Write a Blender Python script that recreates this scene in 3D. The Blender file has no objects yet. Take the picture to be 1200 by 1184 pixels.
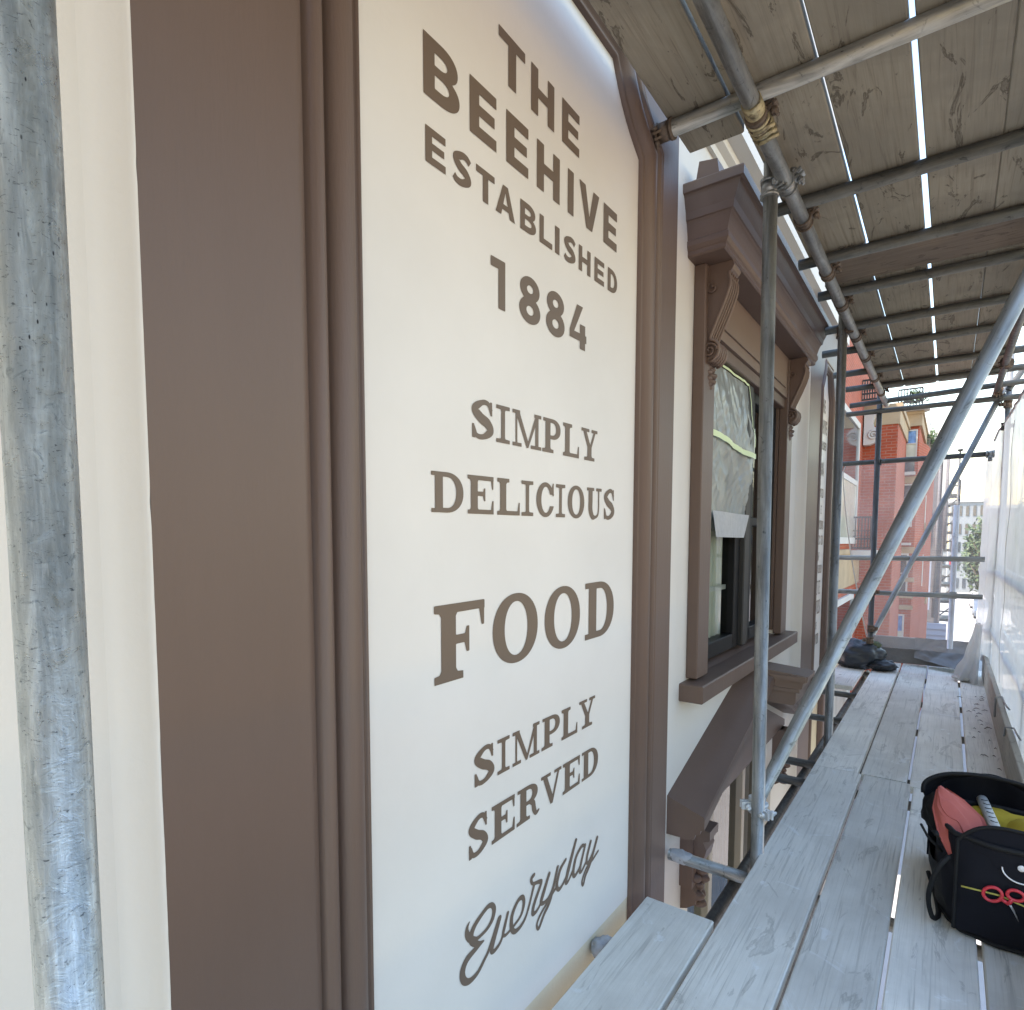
import bpy, math, random
import numpy as np
from mathutils import Vector, Matrix, noise
from mathutils.geometry import tessellate_polygon
random.seed(7)
S = bpy.context.scene
COL = S.collection
PI = math.pi

# ------------------------------------------------------------------ camera
CAM = Vector((0.94, 0.0, 1.28))
cd = bpy.data.cameras.new('camera'); cam = bpy.data.objects.new('camera', cd); COL.objects.link(cam)
def cam_axes(cx=600., cy=685., f=700., vx=1112., vy=636., dx=588.):
    Y = Vector(((vx-cx)/f, -(vy-cy)/f, -1)).normalized()
    a = (dx-cx)/f; b = (a*Y[0]-Y[2])/Y[1]
    d = Vector((a, -b, -1)); d = -d if b < 0 else d
    Z = -d.normalized(); Z = -Z if Z[1] < 0 else Z
    X = Y.cross(Z)
    return Matrix((X, Y, Z))
cam.matrix_world = Matrix.Translation(CAM) @ cam_axes().to_4x4()
cd.sensor_fit = 'HORIZONTAL'; cd.sensor_width = 36; cd.lens = 700/1200*36
cd.shift_y = (685-592)/1200; cd.clip_start = 0.02; cd.clip_end = 1500
S.camera = cam

# ------------------------------------------------------------------ light
SUN_EL, SUN_AZ = math.radians(58), math.radians(228)   # azimuth of the sun measured clockwise from +Y
W = bpy.data.worlds.new('World'); S.world = W; W.use_nodes = True
nt = W.node_tree; nt.nodes.clear()
sky = nt.nodes.new('ShaderNodeTexSky'); sky.sky_type = 'NISHITA'; sky.sun_disc = False
sky.sun_elevation = SUN_EL; sky.sun_rotation = SUN_AZ; sky.dust_density = 0.1; sky.air_density = 2.2; sky.ozone_density = 6.0
bg = nt.nodes.new('ShaderNodeBackground'); bg.inputs['Strength'].default_value = 0.12
out = nt.nodes.new('ShaderNodeOutputWorld')
nt.links.new(sky.outputs[0], bg.inputs[0]); nt.links.new(bg.outputs[0], out.inputs[0])
sd = bpy.data.lights.new('sun', 'SUN'); sun = bpy.data.objects.new('sun', sd); COL.objects.link(sun)
sd.energy = 2.6; sd.angle = math.radians(0.6); sd.color = (1, .94, .85)
sdir = Vector((math.sin(SUN_AZ)*math.cos(SUN_EL), math.cos(SUN_AZ)*math.cos(SUN_EL), math.sin(SUN_EL)))
sun.rotation_euler = sdir.to_track_quat('Z', 'Y').to_euler()
S.render.engine = 'CYCLES'
S.view_settings.view_transform = 'Standard'; S.view_settings.look = 'None'
S.view_settings.gamma = 1; S.view_settings.use_curve_mapping = False
S.view_settings.exposure = 2.25
S.view_settings.use_white_balance = True; S.view_settings.white_balance_temperature = 7100; S.view_settings.white_balance_tint = 18
try:
    S.cycles.max_bounces = 12; S.cycles.diffuse_bounces = 6; S.cycles.transparent_max_bounces = 16; S.cycles.transmission_bounces = 8
except Exception: pass

# ------------------------------------------------------------------ materials
def new_mat(name):
    m = bpy.data.materials.new(name); m.use_nodes = True
    t = m.node_tree; b = t.nodes['Principled BSDF']
    return m, t, b
def nd(t, kind, **kw):
    n = t.nodes.new(kind)
    for k, v in kw.items():
        if k.startswith('i_'):
            n.inputs[k[2:].replace('_', ' ')].default_value = v
        else: setattr(n, k, v)
    return n
def coords(t, scale=(1, 1, 1), rnd=False):
    tc = nd(t, 'ShaderNodeTexCoord'); mp = nd(t, 'ShaderNodeMapping'); mp.inputs['Scale'].default_value = scale
    t.links.new(tc.outputs['Object'], mp.inputs['Vector'])
    if rnd:
        oi = nd(t, 'ShaderNodeObjectInfo'); mu = nd(t, 'ShaderNodeMath', operation='MULTIPLY'); mu.inputs[1].default_value = 37.
        t.links.new(oi.outputs['Random'], mu.inputs[0])
        cb = nd(t, 'ShaderNodeCombineXYZ')
        for i in range(3): t.links.new(mu.outputs[0], cb.inputs[i])
        t.links.new(cb.outputs[0], mp.inputs['Location'])
    return mp.outputs[0]
def noise_(t, vec, scale, detail=4, rough=.55, dist=0):
    n = nd(t, 'ShaderNodeTexNoise'); n.inputs['Scale'].default_value = scale; n.inputs['Detail'].default_value = detail
    n.inputs['Roughness'].default_value = rough; n.inputs['Distortion'].default_value = dist
    t.links.new(vec, n.inputs['Vector']); return n.outputs['Fac']
def ramp(t, fac, stops):
    r = nd(t, 'ShaderNodeValToRGB'); e = r.color_ramp.elements
    while len(e) < len(stops): e.new(.5)
    for i, (p, c) in enumerate(stops):
        e[i].position = p; e[i].color = (c if len(c) == 4 else (*c, 1)) if hasattr(c, '__len__') else (c, c, c, 1)
    t.links.new(fac, r.inputs[0]); return r.outputs[0]
def mix(t, a, b, fac, mode='MIX'):
    m = nd(t, 'ShaderNodeMix', data_type='RGBA', blend_type=mode)
    for s, v in ((m.inputs[0], fac), (m.inputs[6], a), (m.inputs[7], b)):
        if hasattr(v, 'is_linked') or hasattr(v, 'links'): t.links.new(v, s)
        elif hasattr(v, '__len__'): s.default_value = (*v, 1) if len(v) == 3 else v
        else: s.default_value = v
    return m.outputs[2]
def bump(t, b, h, strength=.3, dist=.002):
    n = nd(t, 'ShaderNodeBump'); n.inputs['Strength'].default_value = strength; n.inputs['Distance'].default_value = dist
    t.links.new(h, n.inputs['Height']); t.links.new(n.outputs[0], b.inputs['Normal']); return n

def paint(name, col, rough=.5, var=.06, bstr=.25, spec=.4, scale=(1, 1, 1)):
    m, t, b = new_mat(name); v = coords(t, scale)
    lo = tuple(c*(1-var) for c in col); hi = tuple(min(1, c*(1+var)) for c in col)
    n1 = noise_(t, v, 1.6, 5, .6)
    c = ramp(t, n1, [(.3, lo), (.7, hi)])
    n3 = noise_(t, v, 60, 3)
    t.links.new(c, b.inputs['Base Color']); b.inputs['Roughness'].default_value = rough
    b.inputs['Specular IOR Level'].default_value = spec
    n2 = noise_(t, v, 14, 6, .6)
    a = nd(t, 'ShaderNodeMath', operation='ADD'); t.links.new(n2, a.inputs[0]); t.links.new(n3, a.inputs[1])
    bump(t, b, a.outputs[0], bstr, .0015)
    return m
CREAM = (.64, .60, .555); BROWN = (.122, .079, .062)
M = {}
M['cream'] = paint('cream_masonry_paint', CREAM, .55, .025, .35)
M['panel'] = paint('cream_panel_paint', (.64, .605, .57), .45, .045, .2)
M['brown'] = paint('brown_gloss_paint', BROWN, .48, .06, .35, .4, (3, 3, .5))
M['letter'] = paint('brown_lettering_paint', (.135, .094, .068), .5, .04, .15)
M['panelfoot'] = paint('yellow_panel_foot_colour', (.62, .55, .40), .8, .10, .5)
M['white'] = paint('white_window_paint', (.72, .72, .70), .4, .03, .1)
M['black'] = paint('black_sash_paint', (.008, .008, .009), .5, .1, .1, .15)
M['sashgrey'] = paint('dark_grey_mullion_paint', (.035, .033, .031), .5, .05, .1, .2)
M['taupe'] = paint('taupe_sash_paint', (.30, .26, .21), .45, .05, .1)
M['greybrown'] = paint('weathered_frieze_paint', (.17, .115, .09), .5, .05, .2)
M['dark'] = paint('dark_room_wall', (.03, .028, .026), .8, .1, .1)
M['curtain'] = paint('pale_net_curtain', (.75, .75, .66), .9, .1, .4, scale=(8, 8, .3))

def galv(name, base=(.30, .305, .295), dark=(.12, .123, .12), spot=None, metal=.7, rough=.42, fs=1., near=False):
    m, t, b = new_mat(name); v = coords(t, (1, 1, 1), True); vs = coords(t, (26*fs, 26*fs, 2.6*fs), True)
    n1 = noise_(t, vs, 1.3, 6, .65, .6); n2 = noise_(t, v, 22*fs, 6, .7, 1.2); n3 = noise_(t, v, 3, 3)
    c = ramp(t, n1, [(.28, dark), (.5, base), (.72, tuple(min(1, x*1.55) for x in base))])
    c = mix(t, c, tuple(x*.45 for x in dark), ramp(t, n2, [(.60, 0.), (.70, .75)]))
    if not near: c = mix(t, c, tuple(min(1, x*1.9) for x in base), ramp(t, n3, [(.52, 0.), (.75, .45)]))
    if near:      # short dark cross scratches and pits in the zinc
        n4 = noise_(t, coords(t, (60, 60, 150), True), 1.4, 5, .7, 2.5); n5 = noise_(t, coords(t, (240, 240, 30), True), 1., 3, .6)
        c = mix(t, c, (.06, .07, .08), ramp(t, n4, [(.60, 0.), (.66, .8)])); c = mix(t, c, (.85, .87, .85), ramp(t, n5, [(.60, 0.), (.72, .5)]))
    vo = nd(t, 'ShaderNodeTexVoronoi'); vo.inputs['Scale'].default_value = 55*fs; t.links.new(coords(t, (1, 1, .35), True), vo.inputs['Vector'])
    specks = ramp(t, vo.outputs['Distance'], [(.06, 1.), (.10, 0.)])
    gate = ramp(t, noise_(t, v, 9, 3), [(.52, 0.), (.60, 1.)])
    mm = nd(t, 'ShaderNodeMath', operation='MULTIPLY'); t.links.new(specks, mm.inputs[0]); t.links.new(gate, mm.inputs[1])
    c = mix(t, c, (.05, .05, .055), mm.outputs[0])
    if spot:
        tc = nd(t, 'ShaderNodeTexCoord'); d = nd(t, 'ShaderNodeVectorMath', operation='DISTANCE'); d.inputs[1].default_value = spot[0]
        t.links.new(tc.outputs['Object'], d.inputs[0])
        w = nd(t, 'ShaderNodeMath', operation='ADD'); t.links.new(d.outputs['Value'], w.inputs[0])
        w2 = nd(t, 'ShaderNodeMath', operation='MULTIPLY'); w2.inputs[1].default_value = .03; t.links.new(n2, w2.inputs[0]); t.links.new(w2.outputs[0], w.inputs[1])
        c = mix(t, c, spot[2], ramp(t, w.outputs[0], [(spot[1]*.85, .8), (spot[1], 0.)]))
    t.links.new(c, b.inputs['Base Color']); b.inputs['Metallic'].default_value = metal
    rr = ramp(t, n2, [(.3, rough-.1), (.7, rough+.2)]); t.links.new(rr, b.inputs['Roughness'])
    a = nd(t, 'ShaderNodeMath', operation='ADD'); t.links.new(n1, a.inputs[0]); t.links.new(n2, a.inputs[1])
    bump(t, b, a.outputs[0], .55, .0012)
    return m
M['galv'] = galv('galvanised_steel')
M['galv_dark'] = galv('dark_galvanised_steel', (.09, .092, .088), (.035, .038, .038), None, .5, .5)  # darker copy of the steel, with the transoms' backlit shade in its colour
M['galv_light'] = galv('bright_galvanised_steel', (.60, .63, .66), (.40, .43, .46), None, .5, .45)
M['galv_near'] = galv('scuffed_galvanised_steel', (.54, .565, .55), (.33, .36, .36), ((.36, .15, .78), .035, (.30, .10, .11)), .70, .32, fs=2.4, near=True)
M['rust'] = galv('rusty_coupler_steel', (.15, .11, .08), (.05, .035, .03), None, .4, .6)
M['brass'] = galv('yellow_zinc_coupler', (.42, .36, .22), (.16, .12, .08), None, .6, .45)

def wood(name, cols, grain=.5, rough=.8, dirt=(.05, .045, .04), dirt_amt=.5, axis=1, stains=None, dsc=2.4, gs=60):
    m, t, b = new_mat(name)
    sc = [gs, gs, gs]; sc[axis] = 1.8
    v = coords(t, (1, 1, 1), True); vs = coords(t, tuple(sc), True)
    wv = noise_(t, vs, 1.1, 5, .6, 1.4)
    big = noise_(t, v, 2.2, 5, .6, .8)
    c = ramp(t, wv, [(.33, cols[0]), (.45, cols[1]), (.75, cols[2])])
    c = mix(t, c, cols[3], ramp(t, big, [(.40, 0.), (.68, .75)]))
    # knots
    kv = [3.2, 3.2, 3.2]; kv[axis] = 1.5
    vo = nd(t, 'ShaderNodeTexVoronoi'); vo.inputs['Scale'].default_value = 1.; t.links.new(coords(t, tuple(kv), True), vo.inputs['Vector'])
    c = mix(t, c, tuple(x*.45 for x in cols[0]), ramp(t, vo.outputs['Distance'], [(.025, .7), (.045, .2), (.06, 0.)]))
    vd = coords(t, tuple(6 if i != axis else 1.9 for i in range(3)), True)
    dn = noise_(t, vd, dsc, 9, .66, 1.8)
    c = mix(t, c, dirt, ramp(t, dn, [(.585, 0.), (.62, dirt_amt), (.66, dirt_amt*.35), (.75, dirt_amt)]))
    if stains:
        sn = noise_(t, v, 6, 7, .7, 1.0)
        c = mix(t, c, stains, ramp(t, sn, [(.60, 0.), (.66, .55)]))
    oi = nd(t, 'ShaderNodeObjectInfo')
    hs = nd(t, 'ShaderNodeHueSaturation'); vv = nd(t, 'ShaderNodeMapRange'); vv.inputs[3].default_value = .82; vv.inputs[4].default_value = 1.12
    t.links.new(oi.outputs['Random'], vv.inputs[0]); t.links.new(vv.outputs[0], hs.inputs['Value']); t.links.new(c, hs.inputs['Color'])
    t.links.new(hs.outputs[0], b.inputs['Base Color']); b.inputs['Roughness'].default_value = rough
    b.inputs['Specular IOR Level'].default_value = .25
    a = nd(t, 'ShaderNodeMath', operation='ADD'); t.links.new(wv, a.inputs[0]); t.links.new(dn, a.inputs[1])
    bump(t, b, a.outputs[0], grain, .002)
    return m
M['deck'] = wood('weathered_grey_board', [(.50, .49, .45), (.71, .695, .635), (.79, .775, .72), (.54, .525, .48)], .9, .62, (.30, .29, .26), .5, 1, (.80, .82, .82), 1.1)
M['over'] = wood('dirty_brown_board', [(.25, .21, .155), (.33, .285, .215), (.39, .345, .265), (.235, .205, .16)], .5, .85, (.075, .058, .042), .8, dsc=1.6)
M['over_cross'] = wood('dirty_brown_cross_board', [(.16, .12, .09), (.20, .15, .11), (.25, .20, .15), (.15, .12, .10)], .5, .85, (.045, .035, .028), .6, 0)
M['toe'] = wood('pale_toe_board', [(.34, .33, .29), (.42, .40, .35), (.50, .48, .43), (.34, .33, .30)], .4, .8, (.12, .11, .10), .4)

def fabric(name, col, rough=.85, sc=380, bs=.6):
    m, t, b = new_mat(name); v = coords(t); n = noise_(t, v, sc, 2); n2 = noise_(t, v, 7, 4)
    c = mix(t, tuple(x*.75 for x in col), tuple(min(1, x*1.25) for x in col), n2)
    t.links.new(c, b.inputs['Base Color']); b.inputs['Roughness'].default_value = rough
    b.inputs['Specular IOR Level'].default_value = .25
    bump(t, b, n, bs, .001); return m
M['navy'] = fabric('black_navy_canvas', (.006, .0065, .011))
M['strap'] = fabric('black_webbing', (.012, .012, .013), .7, 900)
M['redcloth'] = fabric('faded_red_cloth', (.42, .105, .085), .9, 350)
M['mustard'] = fabric('mustard_cloth', (.36, .25, .02), .8, 300)
M['redplastic'] = paint('red_plastic', (.55, .03, .045), .3, .05, .05, .5)
M['yellowcord'] = paint('yellow_cord', (.55, .50, .12), .6, .05, .1)
M['steel'] = galv('tool_steel', (.6, .6, .62), (.4, .4, .42), None, .9, .3)
M['silver'] = paint('silver_print', (.7, .7, .72), .3, .03, .05, .6)

def plastic_bag(name, col, rough=.3, thick=1.):
    m, t, b = new_mat(name); v = coords(t)
    n = noise_(t, v, 9, 6, .6, 1.5); n2 = noise_(t, v, 40, 4)
    t.links.new(mix(t, tuple(x*.8 for x in col), tuple(min(1, x*1.2) for x in col), n2), b.inputs['Base Color'])
    b.inputs['Roughness'].default_value = rough; bump(t, b, n, .6, .01); return m
M['binbag'] = plastic_bag('black_polythene', (.022, .026, .032), .35)
M['greysheet'] = plastic_bag('grey_polythene', (.14, .135, .13), .38)
def film(name, col, alpha, rough=.25, trans=.5, seam=False, bs=.5, gloss=.08, var=.08):
    m, t, b = new_mat(name); t.nodes.remove(b); o = t.nodes['Material Output']
    v = coords(t); n = noise_(t, v, 5, 6, .6, 1.0); n2 = noise_(t, v, 2.0, 5, .55, .5)
    bp = nd(t, 'ShaderNodeBump'); bp.inputs['Strength'].default_value = bs; bp.inputs['Distance'].default_value = .01; t.links.new(n, bp.inputs['Height'])
    df = nd(t, 'ShaderNodeBsdfDiffuse'); df.inputs[0].default_value = (*col, 1)
    tl = nd(t, 'ShaderNodeBsdfTranslucent'); tl.inputs[0].default_value = (*col, 1)
    gl = nd(t, 'ShaderNodeBsdfGlossy'); gl.inputs['Roughness'].default_value = rough
    tr = nd(t, 'ShaderNodeBsdfTransparent')
    for x in (df, tl, gl): t.links.new(bp.outputs[0], x.inputs['Normal'])
    m1 = nd(t, 'ShaderNodeMixShader'); m1.inputs[0].default_value = trans; t.links.new(df.outputs[0], m1.inputs[1]); t.links.new(tl.outputs[0], m1.inputs[2])
    m2 = nd(t, 'ShaderNodeMixShader'); m2.inputs[0].default_value = gloss; t.links.new(m1.outputs[0], m2.inputs[1]); t.links.new(gl.outputs[0], m2.inputs[2])
    m3 = nd(t, 'ShaderNodeMixShader'); t.links.new(m2.outputs[0], m3.inputs[1]); t.links.new(tr.outputs[0], m3.inputs[2])
    r = ramp(t, n2, [(.3, alpha-var), (.7, alpha+var)]); t.links.new(r, m3.inputs[0])
    t.links.new(m3.outputs[0], o.inputs['Surface']); return m
M['netting'] = film('white_debris_sheeting', (.66, .67, .67), .15, .4, .62, bs=.9, var=.12)
M['film'] = film('clear_polythene_film', (.75, .75, .76), .76, .2, .5, bs=.6)
M['maskfilm'] = film('masking_film', (.45, .47, .45), .27, .2, .25, bs=.35, gloss=.18, var=.03)
M['tape'] = paint('pale_green_masking_tape', (.62, .72, .42), .5, .05, .1)
M['greytape'] = plastic_bag('crumpled_grey_tape', (.34, .35, .37), .4)
m, t, b = new_mat('window_glass'); t.nodes.remove(b)
gl = nd(t, 'ShaderNodeBsdfGlossy'); gl.inputs['Roughness'].default_value = .03; tr = nd(t, 'ShaderNodeBsdfTransparent'); tr.inputs[0].default_value = (.75, .8, .78, 1)
fr = nd(t, 'ShaderNodeFresnel'); fr.inputs[0].default_value = 1.6; ms = nd(t, 'ShaderNodeMixShader')
t.links.new(fr.outputs[0], ms.inputs[0]); t.links.new(tr.outputs[0], ms.inputs[1]); t.links.new(gl.outputs[0], ms.inputs[2]); t.links.new(ms.outputs[0], t.nodes['Material Output'].inputs[0])
M['glass'] = m

def brickmat(name, c1, c2, mortar, scale=1., horiz='x'):
    m, t, b = new_mat(name); tc = nd(t, 'ShaderNodeTexCoord'); sp = nd(t, 'ShaderNodeSeparateXYZ'); t.links.new(tc.outputs['Object'], sp.inputs[0])
    ad = nd(t, 'ShaderNodeMath', operation='ADD'); t.links.new(sp.outputs[0], ad.inputs[0]); t.links.new(sp.outputs[1], ad.inputs[1])
    cb = nd(t, 'ShaderNodeCombineXYZ'); t.links.new(ad.outputs[0], cb.inputs[0]); t.links.new(sp.outputs[2], cb.inputs[1])
    br = nd(t, 'ShaderNodeTexBrick'); br.inputs['Color1'].default_value = (*c1, 1); br.inputs['Color2'].default_value = (*c2, 1); br.inputs['Mortar'].default_value = (*mortar, 1)
    br.inputs['Scale'].default_value = 1.; br.inputs['Brick Width'].default_value = .225*scale; br.inputs['Row Height'].default_value = .075*scale; br.inputs['Mortar Size'].default_value = .008*scale
    t.links.new(cb.outputs[0], br.inputs['Vector'])
    n = noise_(t, tc.outputs['Object'], 2, 5)
    c = mix(t, br.outputs[0], tuple(x*.6 for x in c1), ramp(t, n, [(.4, 0.), (.75, .5)]))
    t.links.new(c, b.inputs['Base Color']); b.inputs['Roughness'].default_value = .85
    inv = nd(t, 'ShaderNodeMath', operation='SUBTRACT'); inv.inputs[0].default_value = 1; t.links.new(br.outputs[1], inv.inputs[1]); bump(t, b, inv.outputs[0], .6, .006)
    return m
M['brick'] = brickmat('red_brick', (.40, .072, .026), (.31, .055, .022), (.32, .18, .13))
M['darkbrick'] = brickmat('grey_brick', (.16, .15, .15), (.12, .115, .12), (.2, .19, .19))
M['stone'] = paint('buff_stone', (.36, .275, .175), .8, .18, .6)
M['palestone'] = paint('pale_stone', (.48, .47, .44), .8, .06, .4)
M['farwhite'] = paint('pale_render', (.24, .26, .27), .8, .08, .3)
M['iron'] = paint('black_iron', (.02, .02, .022), .45, .1, .1)
M['blueglass'] = paint('blue_stained_glass', (.10, .22, .45), .15, .5, .1, .6, (4, 4, 4))
M['palepane'] = paint('blind_behind_glass', (.50, .52, .44), .2, .2, .1, .6)
M['darkpane'] = paint('dark_glass', (.05, .06, .07), .08, .2, .05, .8)
M['bluepanel'] = paint('pale_blue_panel', (.30, .34, .42), .5, .04, .1)
M['asphalt'] = paint('asphalt', (.11, .11, .11), .9, .15, .6)
M['paving'] = paint('pale_paving', (.38, .37, .35), .85, .08, .4)
M['bark'] = paint('bark', (.09, .07, .05), .9, .2, .8)
M['redpaint'] = paint('red_sign_paint', (.55, .04, .06), .5, .05, .05)
M['carblue'] = paint('grey_blue_car_paint', (.12, .15, .19), .25, .03, .02, .6)
M['carwhite'] = paint('white_car_paint', (.7, .7, .7), .25, .03, .02, .6)
M['tyre'] = paint('tyre_rubber', (.02, .02, .02), .8, .05, .1)
m, t, b = new_mat('leaf'); oi = nd(t, 'ShaderNodeTexCoord'); n = noise_(t, oi.outputs['Object'], 1.6, 4)
t.links.new(ramp(t, n, [(.3, (.035, .065, .022)), (.7, (.085, .13, .045))]), b.inputs['Base Color']); b.inputs['Roughness'].default_value = .6
M['leaf'] = m

# ------------------------------------------------------------------ mesh helpers
class MB:
    def __init__(s): s.v = []; s.f = []; s.sm = []
    def add(s, vs, fs, smooth=False):
        o = len(s.v); s.v += [tuple(v) for v in vs]; s.f += [tuple(i+o for i in f) for f in fs]; s.sm += [smooth]*len(fs); return s
    def box(s, a, b, jit=0):
        x0, y0, z0 = a; x1, y1, z1 = b
        v = [(x0, y0, z0), (x1, y0, z0), (x1, y1, z0), (x0, y1, z0), (x0, y0, z1), (x1, y0, z1), (x1, y1, z1), (x0, y1, z1)]
        return s.add(v, [(3, 2, 1, 0), (4, 5, 6, 7), (0, 1, 5, 4), (1, 2, 6, 5), (2, 3, 7, 6), (3, 0, 4, 7)])
    def bbox(s, a, b, r=.004):
        """box with bevelled edges"""
        x0, y0, z0 = a; x1, y1, z1 = b; r = min(r, (x1-x0)/2.1, (y1-y0)/2.1, (z1-z0)/2.1)
        import itertools
        vs = []; idx = {}
        for c in itertools.product((0, 1), repeat=3):
            P = [(x0, x1)[c[0]], (y0, y1)[c[1]], (z0, z1)[c[2]]]
            for ax in range(3):
                q = list(P)
                for k in range(3):
                    if k != ax: q[k] += r*(1-2*c[k])
                idx[(c, ax)] = len(vs); vs.append(q)
        fs = []
        for ax in range(3):
            u, w = [k for k in range(3) if k != ax]
            for side in (0, 1):
                cc = []
                for (p, q) in ((0, 0), (1, 0), (1, 1), (0, 1)):
                    c = [0, 0, 0]; c[ax] = side; c[u] = p; c[w] = q; cc.append(idx[(tuple(c), ax)])
                flip = (side == 0) ^ (ax == 1)
                fs.append(tuple(cc[::-1]) if flip else tuple(cc))
        for ax in range(3):   # edges parallel to ax
            u, w = [k for k in range(3) if k != ax]
            for p in (0, 1):
                for q in (0, 1):
                    c0 = [0, 0, 0]; c0[u] = p; c0[w] = q; c1 = list(c0); c1[ax] = 1; c0 = tuple(c0); c1 = tuple(c1)
                    fs.append((idx[(c0, u)], idx[(c0, w)], idx[(c1, w)], idx[(c1, u)]))
        for c in itertools.product((0, 1), repeat=3): fs.append((idx[(c, 0)], idx[(c, 1)], idx[(c, 2)]))
        return s.add(vs, fs)
    def tube(s, p, q, r, n=20, hollow=0., cap=True, r2=None):
        p = Vector(p); q = Vector(q); d = (q-p).normalized(); r2 = r if r2 is None else r2
        u = d.orthogonal().normalized(); w = d.cross(u)
        R = [(p, r), (q, r2)]; vs = []
        for c, rr in R:
            for k in range(n):
                a = 2*PI*k/n; vs.append(c+u*rr*math.cos(a)+w*rr*math.sin(a))
        s.add(vs, [(k, (k+1) % n, n+(k+1) % n, n+k) for k in range(n)], True)
        if hollow:
            vi = []
            for c, sg in ((p, 1), (q, -1)):
                for k in range(n):
                    a = 2*PI*k/n; vi.append(c+u*hollow*math.cos(a)+w*hollow*math.sin(a))
                for k in range(n):
                    a = 2*PI*k/n; vi.append(c+d*sg*.12+u*hollow*math.cos(a)+w*hollow*math.sin(a))
            o = len(s.v)-2*n
            base = len(s.v); s.add(vi, [])
            for e, off in ((0, 0), (1, n)):
                b0 = base+e*2*n
                for k in range(n):
                    k2 = (k+1) % n
                    s.f.append((o+off+k, o+off+k2, b0+k2, b0+k)); s.sm.append(False)
                    s.f.append((b0+k, b0+k2, b0+n+k2, b0+n+k)); s.sm.append(True)
                s.f.append(tuple(b0+n+k for k in range(n))); s.sm.append(False)
        elif cap:
            o = len(s.v)-2*n
            s.f.append(tuple(o+k for k in range(n))[::-1]); s.f.append(tuple(o+n+k for k in range(n))); s.sm += [False, False]
        return s
    def path(s, pts, r, n=8, closed=False):
        pts = [Vector(p) for p in pts]; m = len(pts); rs = r if hasattr(r, '__len__') else [r]*m
        vs = []; prev = None
        for i, p in enumerate(pts):
            a = pts[(i-1) % m] if (closed or i > 0) else p; b = pts[(i+1) % m] if (closed or i < m-1) else p
            d = (b-a).normalized()
            if prev is None: u = d.orthogonal().normalized()
            else: u = (prev-d*prev.dot(d)).normalized()
            prev = u; w = d.cross(u)
            for k in range(n):
                an = 2*PI*k/n; vs.append(p+u*rs[i]*math.cos(an)+w*rs[i]*math.sin(an))
        fs = []
        for i in range(m if closed else m-1):
            j = (i+1) % m
            for k in range(n): fs.append((i*n+k, i*n+(k+1) % n, j*n+(k+1) % n, j*n+k))
        if not closed: fs += [tuple(range(n))[::-1], tuple((m-1)*n+k for k in range(n))]
        return s.add(vs, fs, True)
    def extrude(s, prof, axis, a, b, smooth=False):
        """closed 2D profile extruded along an axis; profile coordinates are the two other axes in order"""
        n = len(prof); vs = []
        for t_ in (a, b):
            for p in prof:
                q = list(p); q.insert(axis, t_); vs.append(q)
        s.add(vs, [(k, (k+1) % n, n+(k+1) % n, n+k) for k in range(n)], smooth)
        tri = tessellate_polygon([[Vector((*p, 0)) for p in prof]])
        o = len(s.v)-2*n
        for tr_ in tri: s.f.append(tuple(o+i for i in tr_)); s.f.append(tuple(o+n+i for i in tr_)[::-1]); s.sm += [False]*2
        return s
    def grid(s, fn, nu, nv, smooth=True):
        vs = [fn(i/nu, j/nv) for j in range(nv+1) for i in range(nu+1)]
        fs = [(j*(nu+1)+i, j*(nu+1)+i+1, (j+1)*(nu+1)+i+1, (j+1)*(nu+1)+i) for j in range(nv) for i in range(nu)]
        return s.add(vs, fs, smooth)
    def ball(s, c, r, n=14, m=10, fn=None):
        def f(u, v):
            th = 2*PI*u; ph = PI*v; p = Vector((math.cos(th)*math.sin(ph), math.sin(th)*math.sin(ph), math.cos(ph)))
            k = fn(p) if fn else 1
            return (c[0]+p.x*r[0]*k, c[1]+p.y*r[1]*k, c[2]+p.z*r[2]*k)
        return s.grid(f, n, m)
    def build(s, name, mat, parent=None, origin=None, fix=True):
        me = bpy.data.meshes.new(name)
        o_ = Vector(origin) if origin is not None else Vector((0, 0, 0))
        me.from_pydata([tuple(Vector(v)-o_) for v in s.v], [], s.f)
        me.polygons.foreach_set('use_smooth', s.sm)
        if fix:
            import bmesh
            bm = bmesh.new(); bm.from_mesh(me); bmesh.ops.recalc_face_normals(bm, faces=bm.faces); bm.to_mesh(me); bm.free()
        me.materials.append(mat)
        ob = bpy.data.objects.new(name, me); COL.objects.link(ob)
        if parent is not None:
            ob.parent = parent
            ob.location = o_ - ABS[parent.name] if parent.name in ABS else o_
            ABS[ob.name] = o_.copy()
        else:
            ob.location = o_; ABS[ob.name] = o_.copy()
        return ob
ABS = {}
def tag(o, label=None, cat=None, group=None, kind=None):
    if label: o['label'] = label
    if cat: o['category'] = cat
    if group: o['group'] = group
    if kind: o['kind'] = kind
    return o
def empty(name, loc, label, cat, group=None):
    o = bpy.data.objects.new(name, None); COL.objects.link(o); o.location = loc; ABS[o.name] = Vector(loc)
    o.empty_display_size = .1
    return tag(o, label, cat, group)
def plate(outer, holes, x, flip=False):
    """flat polygon with holes in the plane x=const, coordinates (y,z)"""
    loops = [[Vector((p[0], p[1], 0)) for p in l] for l in [outer]+holes]
    tri = tessellate_polygon(loops); pts = [p for l in [outer]+holes for p in l]
    return [(x, p[0], p[1]) for p in pts], [tuple(t_) for t_ in tri]
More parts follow.
